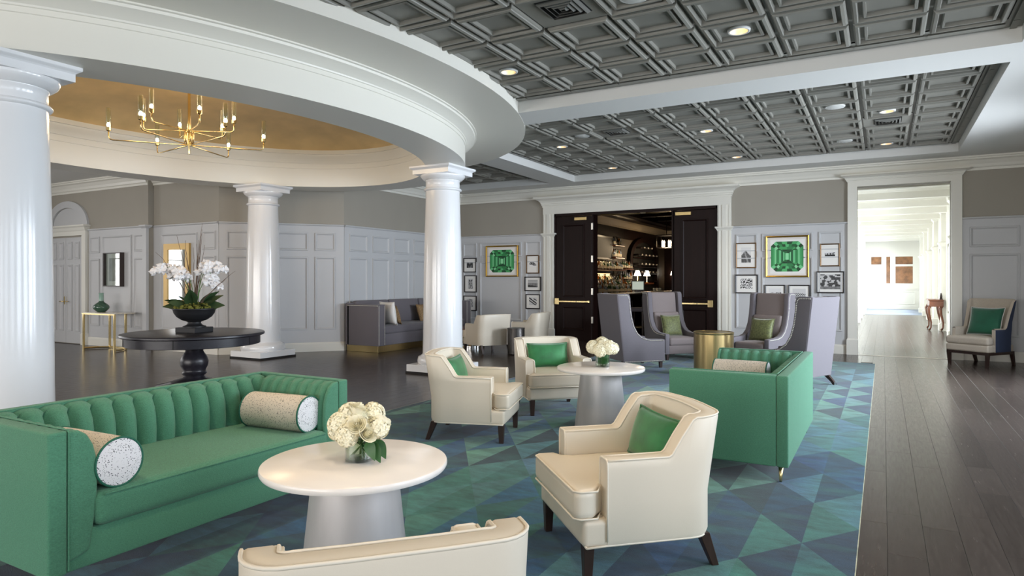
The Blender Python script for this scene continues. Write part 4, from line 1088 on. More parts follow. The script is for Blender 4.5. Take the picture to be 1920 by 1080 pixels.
# ------------------------------------------------------------ oatmeal wing chair at the right wall
t = empty('wing_chair', (1.52, 14.46, 0), face(-.60, -.80), 'oatmeal wing chair with navy outside and emerald pillow right of the corridor', 'wing chair')
for sx in (-1, 1):
    for y0, y1, sp in ((.33, .38, 0), (-.36, -.31, .07)):
        MB().loft([[(sx * .32 - .02, y0 - sp, 0), (sx * .32 + .02, y0 - sp, 0), (sx * .32 + .02, y1 - sp - .01, 0), (sx * .32 - .02, y1 - sp - .01, 0)], [(sx * .33 - .03, y0, .22), (sx * .33 + .03, y0, .22), (sx * .33 + .03, y1, .22), (sx * .33 - .03, y1, .22)]]).build('leg', M_LEG, t)
MB().box(-.36, .36, -.36, .38, .20, .25).build('seat_frame', M_LEG, t)
MB().cushion(.73, .74, .13, .03, 6, (0, 0, 0), (0, .03, .31)).build('seat_rail', M_OAT, t, smooth=True, weld=True)
MB().cushion(.74, .62, .14, .045, 10, (0, 0, .02), (0, .10, .44), fn=lambda p: Vector((p.x * (.80 + .20 * min(1, max(0, (p.y - .09) / .06))), p.y, p.z))).build('seat_cushion', M_OAT, t, smooth=True, weld=True)
for in_, m_, nm in ((0, M_BLUE, 'outside_shell'), (1, M_OAT, 'inside_back')):
    P = []
    n = 45
    for i in range(n):
        u = -1 + 2 * i / (n - 1); au = abs(u)
        # plan: arms forward, back curved; height dips from wing to arm
        if au > .55: x = math.copysign(.37 - (.0 if au > .6 else 0), u); y = -.22 + (au - .55) / .45 * .42
        else: a = u / .55 * math.pi / 2; x = .37 * math.sin(a); y = -.22 - .17 * math.cos(a)
        sm_ = min(1, max(0, (au - .57) / .13)); z = 1.15 - .51 * sm_ * sm_ * (3 - 2 * sm_)
        wv = .045 * (1 - au) if True else 0
        o_ = .06 if in_ else 0.; nx, ny = (-math.copysign(1, u), 0) if au > .55 else (-math.sin(u / .55 * math.pi / 2), math.cos(u / .55 * math.pi / 2))
        fl_ = 1 + .10 * max(0, (z - .7))
        row = []
        for k in range(8):
            v = k / 7; zz = .25 + (z - .25) * v; rk = -.16 * max(0, zz - .5) * (1 if au < .75 else 0)
            row.append((x * (1 + .22 * max(0, zz - .78) - .10 * max(0, .16 - abs(zz - .78))) + nx * o_, y + ny * o_ + rk, zz))
        P.append(row)
    mb = MB(); mb.grid(P if in_ == 0 else P[::-1])
    if in_ == 0: P0 = P
    else:
        mb.grid([[a[-1], ((a[-1][0] + b_[-1][0]) / 2, (a[-1][1] + b_[-1][1]) / 2, a[-1][2] + .02), b_[-1]] for a, b_ in zip(P0, P)])
        for a, b_ in ((P0[0], P[0]), (P[-1], P0[-1])): mb.grid([a, b_])
    mb.build(nm, m_, t, smooth=True, weld=True, auto=60)
pillow('throw_pillow', .57, .52, .17, M_VELVD, 1.60, 14.50 - .8 * .0, .77, -.58, -.81, math.radians(17), 'emerald velvet pillow with white piping on the oatmeal wing chair', None, M_WHITEC)
# ------------------------------------------------------------ framed pictures
def print_mesh(w, h, fn, nx=22, ny=16):
    mb = MB(); cols = []
    for i in range(nx):
        for j in range(ny):
            u0, u1, v0, v1 = i / nx, (i + 1) / nx, j / ny, (j + 1) / ny
            mb.add([(-w / 2 + u0 * w, 0, -h / 2 + v0 * h), (-w / 2 + u1 * w, 0, -h / 2 + v0 * h), (-w / 2 + u1 * w, 0, -h / 2 + v1 * h), (-w / 2 + u0 * w, 0, -h / 2 + v1 * h)], [(0, 1, 2, 3)])
            g = fn((u0 + u1) / 2, (v0 + v1) / 2); g = max(0.01, min(.92, g)) ** 2.0
            cols += [(g, g * .98, g * .97, 1)] * 4
    return mb, cols
def set_cols(o, cols):
    a = o.data.color_attributes.new('Col', 'FLOAT_COLOR', 'CORNER')
    for i, c in enumerate(cols): a.data[i].color = c
def nz(u, v, s, k): return noise.noise(Vector((u * s, v * s, k * 7.3))) * .5 + .5
def f_blocks(u, v): return .08 + .2 * nz(u, v, 9, 1) if (u < .3 or u > .72 or abs(u - .3 - (1 - v) * .22) < .1 or abs(u - .7 + (1 - v) * .2) < .1) else .75
def f_tower(u, v): return .25 + .5 * (nz(u, v, 14, 2) > .5) if .2 < u < .85 and v < .9 else .85
def f_sign(u, v): return .2 + .6 * (nz(u, v, 12, 3) > .5) if .3 < u < .9 else .8
def f_car(u, v): return .12 + .5 * (nz(u, v, 11, 4) > .55) if ((u - .5) / .46) ** 2 + ((v - .5 - .15 * math.sin(u * 5)) / .3) ** 2 < 1 else .93
def f_sea(u, v): return .78 - .15 * v if v > .55 else (.35 + .2 * nz(u, v, 8, 5) if v > .12 + .2 * (1 - u) else .18)
def f_strokes(u, v): return .1 if (abs(v - (.95 - .75 * u)) < .09 or abs(v - (.62 - .7 * u)) < .08 or (u > .6 and abs(v - (1.2 - .6 * u)) < .06)) else .82
def f_hill(u, v): return .85 if v > .45 + .35 * math.exp(-((u - .45) / .25) ** 2) + .06 * nz(u, v, 20, 6) else (.55 if abs(u - .7 + .5 * v) < .08 else .15 + .35 * nz(u, v, 14, 6))
def f_crowd(u, v): return .1 + .8 * (nz(u, v, 13, 7) > .5)
def f_train(u, v): return (.12 if (v < .5 or abs(v - .82) < .06 or int(u * 12) % 3 == 0) else .75) if .05 < u < .97 and .2 < v < .88 - .15 * (1 - u) else .9
def f_trees(u, v): return .25 + .3 * nz(u, v, 7, 8) if v < .2 else (.1 + .25 * nz(u, v, 18, 9) if nz(u, v, 6, 9) > .42 else .75)
def f_house(u, v): return .85 if v > .62 else (.3 + .55 * (nz(u, v, 15, 10) > .5) if (u < .35 or u > .6) or v < .3 else .8)
def f_hall(u, v): return .8 if v > .45 + .4 * u * (1 - u) * 1.4 else (.3 + .5 * ((int(u * 14) + int(v * 8)) % 2) if v > .2 else .5)
def picture(x0, x1, z0, z1, fm, fn, label, Y=YB, fw=.024, matw=(.24, .24), group='framed photos by the bar doors', depth=.04):
    w, h = x1 - x0, z1 - z0
    t = empty('framed_photo', ((x0 + x1) / 2, Y - .014, (z0 + z1) / 2), 0, label, 'picture', group)
    mb = MB(); mb.loft([[(-w / 2 + d, y, -h / 2 + d), (w / 2 - d, y, -h / 2 + d), (w / 2 - d, y, h / 2 - d), (-w / 2 + d, y, h / 2 - d)] for d, y in ((0, 0), (0, -depth), (fw * .4, -depth - .004), (fw, -depth + .004), (fw, -.012))], cap=False)
    mb.build('frame', fm, t)
    MB().box(-w / 2 + fw - .004, w / 2 - fw + .004, -.02, -.002, -h / 2 + fw - .004, h / 2 - fw + .004).build('mat_board', M_MAT, t)
    m2, cols = print_mesh(w * (1 - 2 * matw[0]), h * (1 - 2 * matw[1]), fn); o = m2.build('print', M_PRINT, t); o.location = (0, -.022, h * .02); set_cols(o, cols)
    return t
GL, GRt = 'framed photos left of the bar doors', 'framed photos right of the bar doors'
picture(-9.97, -9.56, 1.72, 2.11, M_BLACK, f_blocks, 'black framed photo of dark shapes, top of the column beside the white column', matw=(.26, .3), group=GL)
picture(-9.94, -9.55, 1.18, 1.64, M_BLACK, f_tower, 'black framed upright photo of a pale building, second in the column beside the white column', matw=(.26, .2), group=GL)
picture(-9.97, -9.55, .68, 1.09, M_BLACK, f_sign, 'black framed photo lowest in the column beside the white column, behind the grey sofa arm', matw=(.26, .24), group=GL)
picture(-8.03, -7.66, 1.68, 2.15, M_BRONZE, f_car, 'bronze framed picture of a small dark shape, topmost left of the door casing', matw=(.2, .34), group=GL)
picture(-8.08, -7.61, 1.23, 1.60, M_BLACK, f_sea, 'black framed landscape of a grey shore, middle one left of the door casing', matw=(.2, .24), group=GL)
picture(-8.05, -7.63, .77, 1.15, M_BLACK, f_strokes, 'black framed print of dark diagonal strokes, lowest left of the door casing', matw=(.24, .24), group=GL)
picture(-2.82, -2.39, 1.77, 2.32, M_BRONZE, f_hill, 'bronze framed upright photo of a hill road, upper left of the right emerald print', matw=(.27, .2), group=GRt)
picture(-2.84, -2.36, 1.22, 1.63, M_BLACK, f_crowd, 'black framed photo of a busy dark scene under the hill road photo', matw=(.24, .24), group=GRt)
picture(-1.14, -.77, 1.79, 2.26, M_BRONZE, f_train, 'bronze framed photo of a streetcar right of the right emerald print', matw=(.22, .38), group=GRt)
picture(-1.21, -.69, 1.24, 1.69, M_BLACK, f_trees, 'large black framed photo of a leafy street beside the corridor casing', matw=(.14, .16), group=GRt)
picture(-2.22, -1.81, 1.02, 1.41, M_BLACK, f_house, 'black framed pale photo under the right emerald print, left of its pair', matw=(.2, .22), group=GRt)
picture(-1.75, -1.33, 1.02, 1.41, M_BLACK, f_hall, 'black framed photo of a long hall under the right emerald print, right of its pair', matw=(.2, .22), group=GRt)
def emerald(x0, x1, z0, z1, label):
    w, h = x1 - x0, z1 - z0; fw = .035
    t = empty('gem_print', ((x0 + x1) / 2, YB - .014, (z0 + z1) / 2), 0, label, 'picture', 'gilt framed emerald prints')
    MB().loft([[(-w / 2 + d, y, -h / 2 + d), (w / 2 - d, y, -h / 2 + d), (w / 2 - d, y, h / 2 - d), (-w / 2 + d, y, h / 2 - d)] for d, y in ((0, 0), (0, -.05), (.014, -.056), (fw, -.042), (fw, -.012))], cap=False).build('frame', M_GILT, t)
    MB().box(-w / 2 + fw - .004, w / 2 - fw + .004, -.02, -.002, -h / 2 + fw - .004, h / 2 - fw + .004).build('mat_board', mat('warm_mat', '#e4dcd4', .7), t)
    iw, ih = w * .80, h * .82
    MB().box(-iw / 2, iw / 2, -.024, -.018, -ih / 2, ih / 2).build('print_sheet', M_MAT, t)
    gw, gh = iw * .47, ih * .46
    EX = [(1, .96, .30), (.80, .78, .25), (.64, .62, .20), (.36, .44, .06), (.235, .33, .03), (.10, .21, .015)]
    L2 = lambda p, q_, u: (p[0] + (q_[0] - p[0]) * u, p[1] + (q_[1] - p[1]) * u)
    def octo(a, b_, c): a *= gw; b_ *= gh; c *= min(gw, gh); return [(-a + c, -b_), (a - c, -b_), (a, -b_ + c), (a, b_ - c), (a - c, b_), (-a + c, b_), (-a, b_ - c), (-a, -b_ + c)]
    rg = [octo(*e) for e in EX]
    side = [['#2f8a4c', '#3f9d5c'], ['#57b673', '#8ad29b', '#4aa866'], ['#2a7f47', '#66c081'], ['#0f4a28', '#1c6a3a'], ['#7ccf92', '#2f8f50']]
    cap = [['#1c6a38', '#54b36c', '#0e4a26', '#3f9d5a'], ['#2f8a4c', '#0d4423', '#57b673', '#2a7f47', '#14592f'], ['#3f9d5a', '#2a7f47'], ['#093a1d', '#0f4a28'], ['#1c6a38', '#0d4423']]
    cor = [['#0c3f20', '#6cc586'], ['#8ad29b', '#125028'], ['#125028', '#3f9d5a'], ['#0c3f20', '#1c6a38'], ['#1c6a38', '#0c3f20']]
    mb = MB(); cols = []
    for i in range(len(rg) - 1):
        A, B = rg[i], rg[i + 1]
        for s_ in range(8):
            s2 = (s_ + 1) % 8
            if s_ in (2, 6):                               # long side steps, split lengthwise into strips
                cs = side[i]; n = len(cs)
                for q in range(n):
                    pts = [L2(A[s_], B[s_], q / n), L2(A[s2], B[s2], q / n), L2(A[s2], B[s2], (q + 1) / n), L2(A[s_], B[s_], (q + 1) / n)]
                    mb.add([(p[0], -.0255, p[1]) for p in pts], [(0, 1, 2, 3)]); cols += [lin(cs[q])] * 4
            else:
                cs = cap[i] if s_ in (0, 4) else cor[i]; n = len(cs)
                for q in range(n):
                    u0, u1 = q / n, (q + 1) / n
                    pts = [L2(A[s_], A[s2], u0), L2(A[s_], A[s2], u1), L2(B[s_], B[s2], u1), L2(B[s_], B[s2], u0)]
                    mb.add([(p[0], -.0255, p[1]) for p in pts], [(0, 1, 2, 3)]); cols += [lin(cs[q if s_ < 4 else n - 1 - q])] * 4
    mb.add([(p[0], -.0255, p[1]) for p in rg[-1]], [tuple(range(8))]); cols += [lin('#8fdca2')] * 8
    o = mb.build('gem_image', M_PRINT, t); set_cols(o, cols)
emerald(-9.25, -8.27, 1.60, 2.42, 'gilt framed print of a green cut emerald left of the bar doors')
emerald(-2.20, -1.35, 1.57, 2.45, 'gilt framed print of a green cut emerald right of the bar doors')

# picture, mirror and console on the left wall
YL = 8.62
t = empty('framed_picture', (-15.05, YL - .012, 1.745), 0, 'small dark shadow-box picture above the brass console table', 'picture')
w, h = .66, .76
MB().loft([[(-w / 2 + d, y, -h / 2 + d), (w / 2 - d, y, -h / 2 + d), (w / 2 - d, y, h / 2 - d), (-w / 2 + d, y, h / 2 - d)] for d, y in ((0, 0), (0, -.10), (.02, -.10), (.022, -.03))], cap=False).build('frame', mat('espresso_frame', '#3a2f2b', .35), t)
MB().box(-.31, .31, -.035, -.01, -.36, .36).build('mat_board', M_MAT, t)
MB().box(-.19, .19, -.04, -.03, -.26, .26).build('print', mat('grey_print', '#8f8f88', .4, var=(4, .5)), t)
MB().box(-.31, .31, -.052, -.049, -.36, .36).build('glazing', M_GLASS, t)
t = empty('wall_mirror', (-13.0, 8.75 - .012, 1.62), 0, 'tall mirror in a wide gold frame behind the orchids', 'mirror')
w, h = .86, 1.32
MB().loft([[(-w / 2 + d, y, -h / 2 + e), (w / 2 - d, y, -h / 2 + e), (w / 2 - d, y, h / 2 - e), (-w / 2 + d, y, h / 2 - e)] for d, e, y in ((0, 0, 0), (0, 0, -.05), (.13, .13, -.05), (.135, .135, -.02))], cap=False).build('frame', mat('gold_frame', '#c4a263', .4, metal=.35), t)
MB().box(-.305, .305, -.03, -.01, -.535, .535).build('mirror_glass', M_MIRROR, t)
t = empty('console_table', (-14.65, 8.22, 0), 0, 'slim brass console table with pale top under the small picture', 'console table')
MB().box(-.62, .62, -.22, .22, .79, .81).build('table_top', mat('pale_marble', '#d9d0c0', .15), t, bevel=(.003, 1))
for sx in (-1, 1):
    for y, xx in ((-.2, .58), (.2, .30)):
        MB().box(sx * xx - .018, sx * xx + .018, y - .018, y + .018, 0, .79).build('leg', M_BRASS, t)
MB().box(-.62, .62, -.225, -.2, .765, .79).build('apron', M_BRASS, t)
for sx in (-1, 1):
    MB().tube([(sx * .58, -.2, .03), (sx * .46, .05, .03), (sx * .30, .2, .03)], .022, 8).build('foot_rail', M_BRASS, t)
MB().box(-.30, .30, .18, .22, .01, .05).build('foot_rail', M_BRASS, t)
t = empty('bottle_vase', (-14.92, 8.22, .81), 0, 'green ceramic bottle vase with a slender neck on the brass console', 'vase')
MB().lathe([(0, 0), (.07, 0), (.10, .02), (.15, .07), (.16, .11), (.145, .15), (.10, .19), (.055, .22), (.045, .25), (.043, .40), (.05, .415), (.04, .415), (.036, .25)], 36, cap=False).build('body', M_CERAM, t, smooth=True)
MB().lathe([(.0480, .245), (.0455, .40), (.053, .417)], 30, cap=False).build('neck_glaze', mat('celadon', '#8fae9e', .15, coat=.3), t, smooth=True)

# ------------------------------------------------------------ ebony pedestal table
TX, TY = -8.37, 5.87
t = empty('pedestal_table', (TX, TY, 0), .2, 'round ebony pedestal table with turned base under the chandelier', 'table')
MB().lathe([(0, .735), (.90, .735), (.918, .745), (.92, .765), (.912, .778), (.895, .782), (0, .782)], 80, cap=False).build('table_top', M_EBONY, t, auto=40)
ap = MB().lathe([(.845, .615), (.86, .62), (.862, .735), (.84, .735)], 80, cap=False).build('apron', M_EBONY, t, auto=40)
for a in (-2.25, -1.1, .1, 1.3, 2.6, 3.6): MB().box(.855, .866, -.004, .004, .622, .735, Matrix.Rotation(a, 4, 'Z')).build('apron_joint', M_RUBBER, ap)
MB().lathe([(.30, .10), (.26, .12), (.15, .15), (.13, .18), (.15, .20), (.165, .215), (.15, .235), (.145, .26), (.175, .32), (.182, .38), (.165, .44), (.125, .50), (.11, .53), (.14, .545), (.165, .56), (.165, .575), (.13, .59), (.12, .62), (.14, .65), (.14, .735)], 48, cap=False).build('turned_post', M_EBONY, t, auto=50)
for k in range(4):
    a = k * math.pi / 2 + .3; M = Matrix.Rotation(a, 4, 'Z')
    mb = MB(); mb.prism([(.10, .14), (.22, .13), (.40, .075), (.52, .05), (.56, .0), (.46, .0), (.36, .03), (.2, .06), (.10, .06)][::-1], -.045, .045, 'y', M); mb.build('foot', M_EBONY, t, bevel=(.008, 2), auto=50)
# planted urn of orchids
U = empty('orchid_urn', (TX, TY, .782), .2, 'black footed urn of white orchids, moss and bare twigs on the ebony table', 'planter')
MB().box(-.17, .17, -.17, .17, 0, .07).build('plinth', M_URN, U, bevel=(.004, 1))
MB().lathe([(.15, .07), (.15, .085), (.105, .10), (.085, .125), (.085, .14), (.10, .15), (.16, .17), (.225, .215), (.262, .27), (.272, .31), (.285, .322), (.285, .332), (.265, .334), (.255, .30), (0, .28)], 56, cap=False).build('bowl', M_URN, U, auto=45)
rr = random.Random(4); mb = MB()
for i in range(220):
    a = rr.uniform(0, 6.28); d = .25 * math.sqrt(rr.random()); mb.sphere((d * math.cos(a), d * math.sin(a), .33 + .055 * (1 - (d / .26) ** 2) + rr.uniform(-.01, .015)), rr.uniform(.014, .032), 6, 4)
tag(mb.build('moss', M_MOSS, U), kind='stuff')
lm = None
for i in range(13):
    o = leaf_mesh(.31, .17, .30).build('leaf', M_DLEAF, U, smooth=True) if lm is None else link_copy(lm, U)
    lm = lm or o; a = i * 2.4 + .3; o.location = (.06 * math.cos(a), .06 * math.sin(a), .34); o.rotation_euler = (rr.choice((-1, 1)) * rr.uniform(.3, 1.0), -rr.uniform(.2, 1.15), a); s_ = rr.uniform(.75, 1.15); o.scale = (s_, s_, s_)
def orchid_mesh():
    mb = MB()
    def petal(l, w, a, z=0):
        M = Matrix.Rotation(a, 4, 'Y') @ Matrix.Translation((0, z, 0)); P = []
        for i in range(6):
            v = i / 5; ww = w * math.sin(math.pi * min(.97, .12 + .85 * v)) ** .8; P.append([(-ww / 2, .006, l * v), (0, -.004 - .01 * v, l * v * 1.02), (ww / 2, .006, l * v)])
        mb.grid(P, M)
    petal(.042, .03, 0); petal(.042, .03, 2.2); petal(.042, .03, -2.2)
    petal(.044, .055, 1.25, -.004); petal(.044, .055, -1.25, -.004)
    mb.sphere((0, -.008, -.004), .008, 6, 4); petal(.022, .02, math.pi, -.012)
    return mb
om = None
def camdir(r_, f_): return Matrix.Rotation(-.2, 3, 'Z') @ Vector((.872 * r_ + .489 * f_, .489 * r_ - .872 * f_, 0))
def flower_stem(base, tip_r, tip_f, top, droop, n, seed):
    global om
    q = random.Random(seed); b0 = camdir(*base); tp = camdir(tip_r, tip_f); pts = []
    for i in range(13):
        u = i / 12; pts.append(Vector((b0.x + (tp.x - b0.x) * u ** 1.7, b0.y + (tp.y - b0.y) * u ** 1.7, .33 + top * math.sin(u * 2.1) / math.sin(min(2.1, 1.57)) - droop * max(0, u - .7))))
    MB().tube(pts, .0045, 6).build('flower_stem', M_STEM, U, smooth=True)
    for i in range(n):
        u = .52 + .48 * (i + .5) / n; k = u * 12; a = int(min(k, 11)); p = pts[a].lerp(pts[a + 1], k - a)
        o = orchid_mesh().build('orchid_flower', M_ORCH, U) if om is None else link_copy(om, U)
        om = om or o; o.location = (p.x + q.uniform(-.035, .035), p.y + q.uniform(-.035, .035), p.z + q.uniform(-.05, .03)); o.rotation_euler = (q.uniform(-.3, .3), q.uniform(-.5, .5), .31 + q.uniform(-.7, .7)); s_ = q.uniform(1.5, 1.95); o.scale = (s_, s_, s_)
flower_stem((-.02, .05), -.50, .05, .58, .05, 9, 1)
flower_stem((-.06, -.03), -.36, -.05, .50, .10, 8, 2)
flower_stem((.0, .0), -.20, .12, .50, .08, 8, 8)
flower_stem((.05, .03), .42, .05, .60, .06, 8, 3)
flower_stem((.03, -.05), .26, .08, .60, .12, 10, 4)
flower_stem((.06, .06), .36, .0, .42, .16, 8, 5)
for i, (r0, r1, f1, z1) in enumerate([(-.03, -.26, -.02, 1.02), (-.04, -.50, .05, .78), (.0, .13, .02, 1.18), (.02, .10, -.03, 1.05), (.02, .08, .05, .95), (.01, .16, .03, .88), (-.02, -.12, .02, .8), (.0, -.02, .0, .85), (.04, .60, .06, .52), (.05, .42, -.05, .42), (-.05, -.22, .06, .66), (.0, .11, .0, 1.1), (.03, .05, .02, .9), (-.03, -.16, -.04, .95)]):
    q = random.Random(i + 50); a, b_ = camdir(r0, 0), camdir(r1, f1); pts = []
    for k in range(10):
        u = k / 9; pts.append((a.x + (b_.x - a.x) * u ** 1.3 + q.uniform(-.012, .012), a.y + (b_.y - a.y) * u ** 1.3 + q.uniform(-.012, .012), .33 + z1 * u))
    MB().tube(pts, [.0075 - .0055 * k / 9 for k in range(10)], 5).build('twig', M_TWIG, U)

# ------------------------------------------------------------ chandelier
C = empty('chandelier', (RC[0], RC[1] - .02, 0), 0, 'brass two-tier chandelier with candle bulbs in tall glass tubes under the gold dome', 'chandelier')
MB().lathe([(.008, 3.27), (.012, 3.28), (.012, 3.39), (.045, 3.39), (.045, 3.41), (.03, 3.42), (.03, 3.57), (.045, 3.58), (.045, 3.61), (.022, 3.62), (.022, 3.70), (.018, 3.71), (.018, 4.52)], 20).build('stem', M_BRASS, C, auto=40)
MB().lathe([(.08, 4.50), (.08, 4.53), (.02, 4.47)], 24).build('canopy', M_BRASS, C, auto=40)
arm_o = {}
for tier, (Rr, z, off) in enumerate(((.98, 3.40, 22), (.60, 3.60, 8))):
    for k in range(6):
        A = math.radians(off + 60 * k) + math.radians(29.3)
        if tier not in arm_o:
            a = MB(); a.tube([(.035, 0, z), (Rr - .05, 0, z), (Rr - .015, 0, z + .012), (Rr, 0, z + .045), (Rr, 0, z + .13)], .0085, 8); a.tube([(.06, 0, z + .0), (.06, 0, z + (.17 if tier == 0 else -.17))], .006, 6)
            a = a.build('arm', M_BRASS, C, smooth=True)
            MB().lathe([(.012, z + .115), (.03, z + .125), (.032, z + .17), (.0, z + .17)], 16, T(Rr, 0, 0), cap=False).build('candle_cup', M_BRASS, a, auto=40)
            MB().sphere((Rr, 0, z + .20), .021, 10, 8, sq=(1, 1, 1.5)).build('bulb', M_BULB, a, smooth=True)
            MB().lathe([(.030, z + .165), (.030, z + .43), (.0285, z + .43), (.0285, z + .165)], 20, T(Rr, 0, 0), cap=False).build('glass_tube', M_GLASS, a, smooth=True)
            arm_o[tier] = a
        else: a = copy_tree(arm_o[tier], C)
        a.rotation_euler = (0, 0, A)
for k in range(3):
    l = bpy.data.lights.new('chandelier_light', 'POINT'); l.energy = 11; l.color = (1, .74, .46); l.shadow_soft_size = .25
    lo = bpy.data.objects.new('chandelier_light', l); COL.objects.link(lo); lo.parent = C; lo.location = (.5 * math.cos(k * 2.1), .5 * math.sin(k * 2.1), 3.72)
t = empty('cove_box', (-10.55, 9.25, 3.99), math.radians(25), 'small gold box standing on the dome cornice near the column', 'box')
MB().box(-.10, .10, -.08, .08, 0, .20).build('case', M_GOLD, t, bevel=(.004, 1))
MB().box(-.085, .085, -.083, -.078, .02, .18).build('front_panel', M_GOLD, t)

# ------------------------------------------------------------ corridor console
t = empty('cabriole_console', (1.40, 23.9, 0), 0, 'carved walnut console with cabriole legs at the corridor window side', 'console table')
MB().box(-.20, .16, -.62, .62, .72, .90).build('apron', M_WALNUT, t, bevel=(.01, 2))
MB().box(-.23, .17, -.66, .66, .90, .93).build('table_top', M_WALNUT, t, bevel=(.006, 2))
for y in (-.55, .55):
    for x in (-.17, .13):
        MB().tube([(x, y, .76), (x - .05, y, .66), (x - .03, y, .48), (x + .02, y, .25), (x + .015, y, .10), (x - .03, y, .015)], [.04, .045, .034, .024, .02, .028], 8).build('leg', M_WALNUT, t, smooth=True)
t = empty('small_clock', (1.50, 23.4, .93), 0, 'small dark ornament standing on the corridor console', 'ornament')
MB().box(-.04, .04, -.06, .06, 0, .03).build('base', M_LEG, t); MB().lathe([(.03, .03), (.035, .10), (.02, .16), (.012, .2)], 16).build('body', M_LEG, t, smooth=True)

# ------------------------------------------------------------ bar room behind the doors
BXL, BYE = -8.2, 28.0
o = MB().box(BXL - .2, BXL, 15.4, BYE, 0, 4.2).build('wall_bar_left', M_BARW); tag(o, kind='structure'); wbl = o
o = MB().box(BXL, -1.15, BYE, BYE + .2, 0, 4.2).build('wall_bar_end', M_BARW); tag(o, kind='structure'); wbe = o
o = MB().box(-1.2, -1.02, 15.4, BYE, 0, 4.2).build('wall_bar_right', M_DOOR); tag(o, kind='structure')
o = MB().box(BXL, -1.15, 15.4, BYE, 3.95, 4.0).build('ceiling_4', M_BARCEIL); tag(o, kind='structure'); cb = o
for k in range(6): MB().box(BXL + .6, -1.2, 17.0 + 1.8 * k, 17.25 + 1.8 * k, 3.72, 3.95).build('beam', M_DOOR, cb)
for k in range(3): MB().box(BXL + .55 + 2.2 * k, BXL + .8 + 2.2 * k, 15.4, BYE, 3.66, 3.95).build('beam', M_DOOR, cb)
M_BARTRIM = mat('bar_crown_cream', '#b9ad96', .5)
for prof_, m_ in (([(0, 3.38), (.03, 3.38), (.04, 3.44), (.16, 3.56), (.18, 3.62), (0, 3.62)], M_BARTRIM), ([(0, 3.62), (.5, 3.62), (.55, 3.70), (0, 3.70)], M_DOOR), ([(0, 3.0), (.02, 3.0), (.02, 3.36), (0, 3.36)], M_DOOR)):
    mb = MB(); mb.loft([[(BXL + d, 15.4, z) for d, z in prof_], [(BXL + d, BYE, z) for d, z in prof_]]); mb.build('crown_moulding', m_, wbl)
    mb = MB(); mb.loft([[(BXL, BYE - d, z) for d, z in prof_], [(-1.2, BYE - d, z) for d, z in prof_]]); mb.build('crown_moulding', m_, wbe)
for k in range(4):
    o = panel_obj(.62, 1.8, 'panel', M_DOOR, wbe); o.location = (BXL + .5 + .8 * k, BYE, .9)
    MB().box(BXL + .42 + .8 * k, BXL + .45 + .8 * k, BYE - .03, BYE, .1, 2.9).build('wall_strip', M_BARTRIM if k % 2 else M_DOOR, wbe)
MB().box(BXL, -1.2, BYE - .02, BYE, 0, 2.98).build('wainscot_board', M_DOOR, wbe)
t = empty('bar_counter', (-6.3, 15.9, 0), 0, 'long dark bar counter with a pale top running into the bar room', 'bar counter')
MB().box(-.42, .0, .0, 9.2, 0, 1.09).build('front', M_DOOR, t)
MB().box(-.55, .12, -.1, 9.3, 1.09, 1.14).build('counter_top', M_BARTOP, t, bevel=(.006, 1))
for k in range(8):
    o = panel_obj(.98, .74, 'panel', M_DOOR, t); o.location = (.0, .1 + 1.12 * k, .18); o.rotation_euler = (0, 0, math.pi / 2)
MB().tube([(.16, 0, .2), (.16, 9, .2)], .022, 8).build('foot_rail', M_BRASS, t, smooth=True)
t = empty('back_bar', (BXL, 18.5, 0), 0, 'back bar cabinet with backlit bottle shelves behind the counter', 'cabinet')
MB().box(0, .5, 0, 4.68, 0, 1.05).build('cabinet_body', M_DOOR, t); MB().box(0, .54, -.05, 4.7, 1.05, 1.10).build('work_top', M_BARTOP, t)
MB().box(0, .05, 0, 3.1, 1.10, 3.0).build('back_board', M_DOOR, t)
for i, d in enumerate((.34, .19)): MB().box(.05, .05 + d, .1, 4.6, 1.10 + .16 * i, 1.26 + .16 * i).build('riser', M_BLACK, t)
for z0, z1 in ((1.42, 1.74), (1.88, 2.14)): MB().box(.05, .06, .2, 2.85, z0, z1).build('light_panel', M_BACKLIT, t)
MB().box(.05, .06, .2, 2.5, 2.80, 2.98).build('light_panel', M_BACKLIT, t)
SH = [(1.86, .3, 3.5), (2.28, 2.6, 3.5), (2.70, 2.6, 3.5)]
for z, y0, y1 in SH: MB().box(.05, .36, y0, y1, z - .03, z).build('shelf', M_WALNUT, t)
for z in (1.52, 1.92): MB().box(.0, .30, 3.72, 4.62, z - .03, z).build('shelf', M_WALNUT, t)
t2 = empty('television', (BXL + .2, 20.36, 2.58), 0, 'black television mounted above the backlit bottle shelves', 'television')
MB().box(-.03, .05, -.75, .72, -.39, .39).build('housing', M_BLACK, t2, bevel=(.006, 1)); MB().box(.05, .053, -.72, .69, -.33, .33).build('screen', M_TV, t2); MB().box(-.14, -.03, -.1, .1, -.1, .1).build('bracket', M_RUBBER, t2)
# arched wine niche
t = empty('wine_niche', (BXL + .01, 25.0, 0), 0, 'arched dark wine rack at the back of the bar', 'wine rack')
mb = MB(); P = []
for i in range(21):
    a = math.pi * i / 20; P.append([(0, 1.75 * math.cos(a), 2.3 + .85 * math.sin(a)), (.12, 1.75 * math.cos(a), 2.3 + .85 * math.sin(a)), (.12, 1.5 * math.cos(a), 2.3 + .68 * math.sin(a)), (0, 1.5 * math.cos(a), 2.3 + .68 * math.sin(a))])
mb.grid(P)
for s_ in (-1, 1): mb.box(0, .12, min(1.5 * s_, 1.75 * s_), max(1.5 * s_, 1.75 * s_), .0, 2.3)
mb.build('arch_frame', M_DOOR, t)
MB().prism([(1.5 * math.cos(math.pi * i / 20), 2.3 + .68 * math.sin(math.pi * i / 20)) for i in range(21)] + [(-1.5, 1.1), (1.5, 1.1)], 0, .015, 'x').build('back_panel', M_DARK, t)
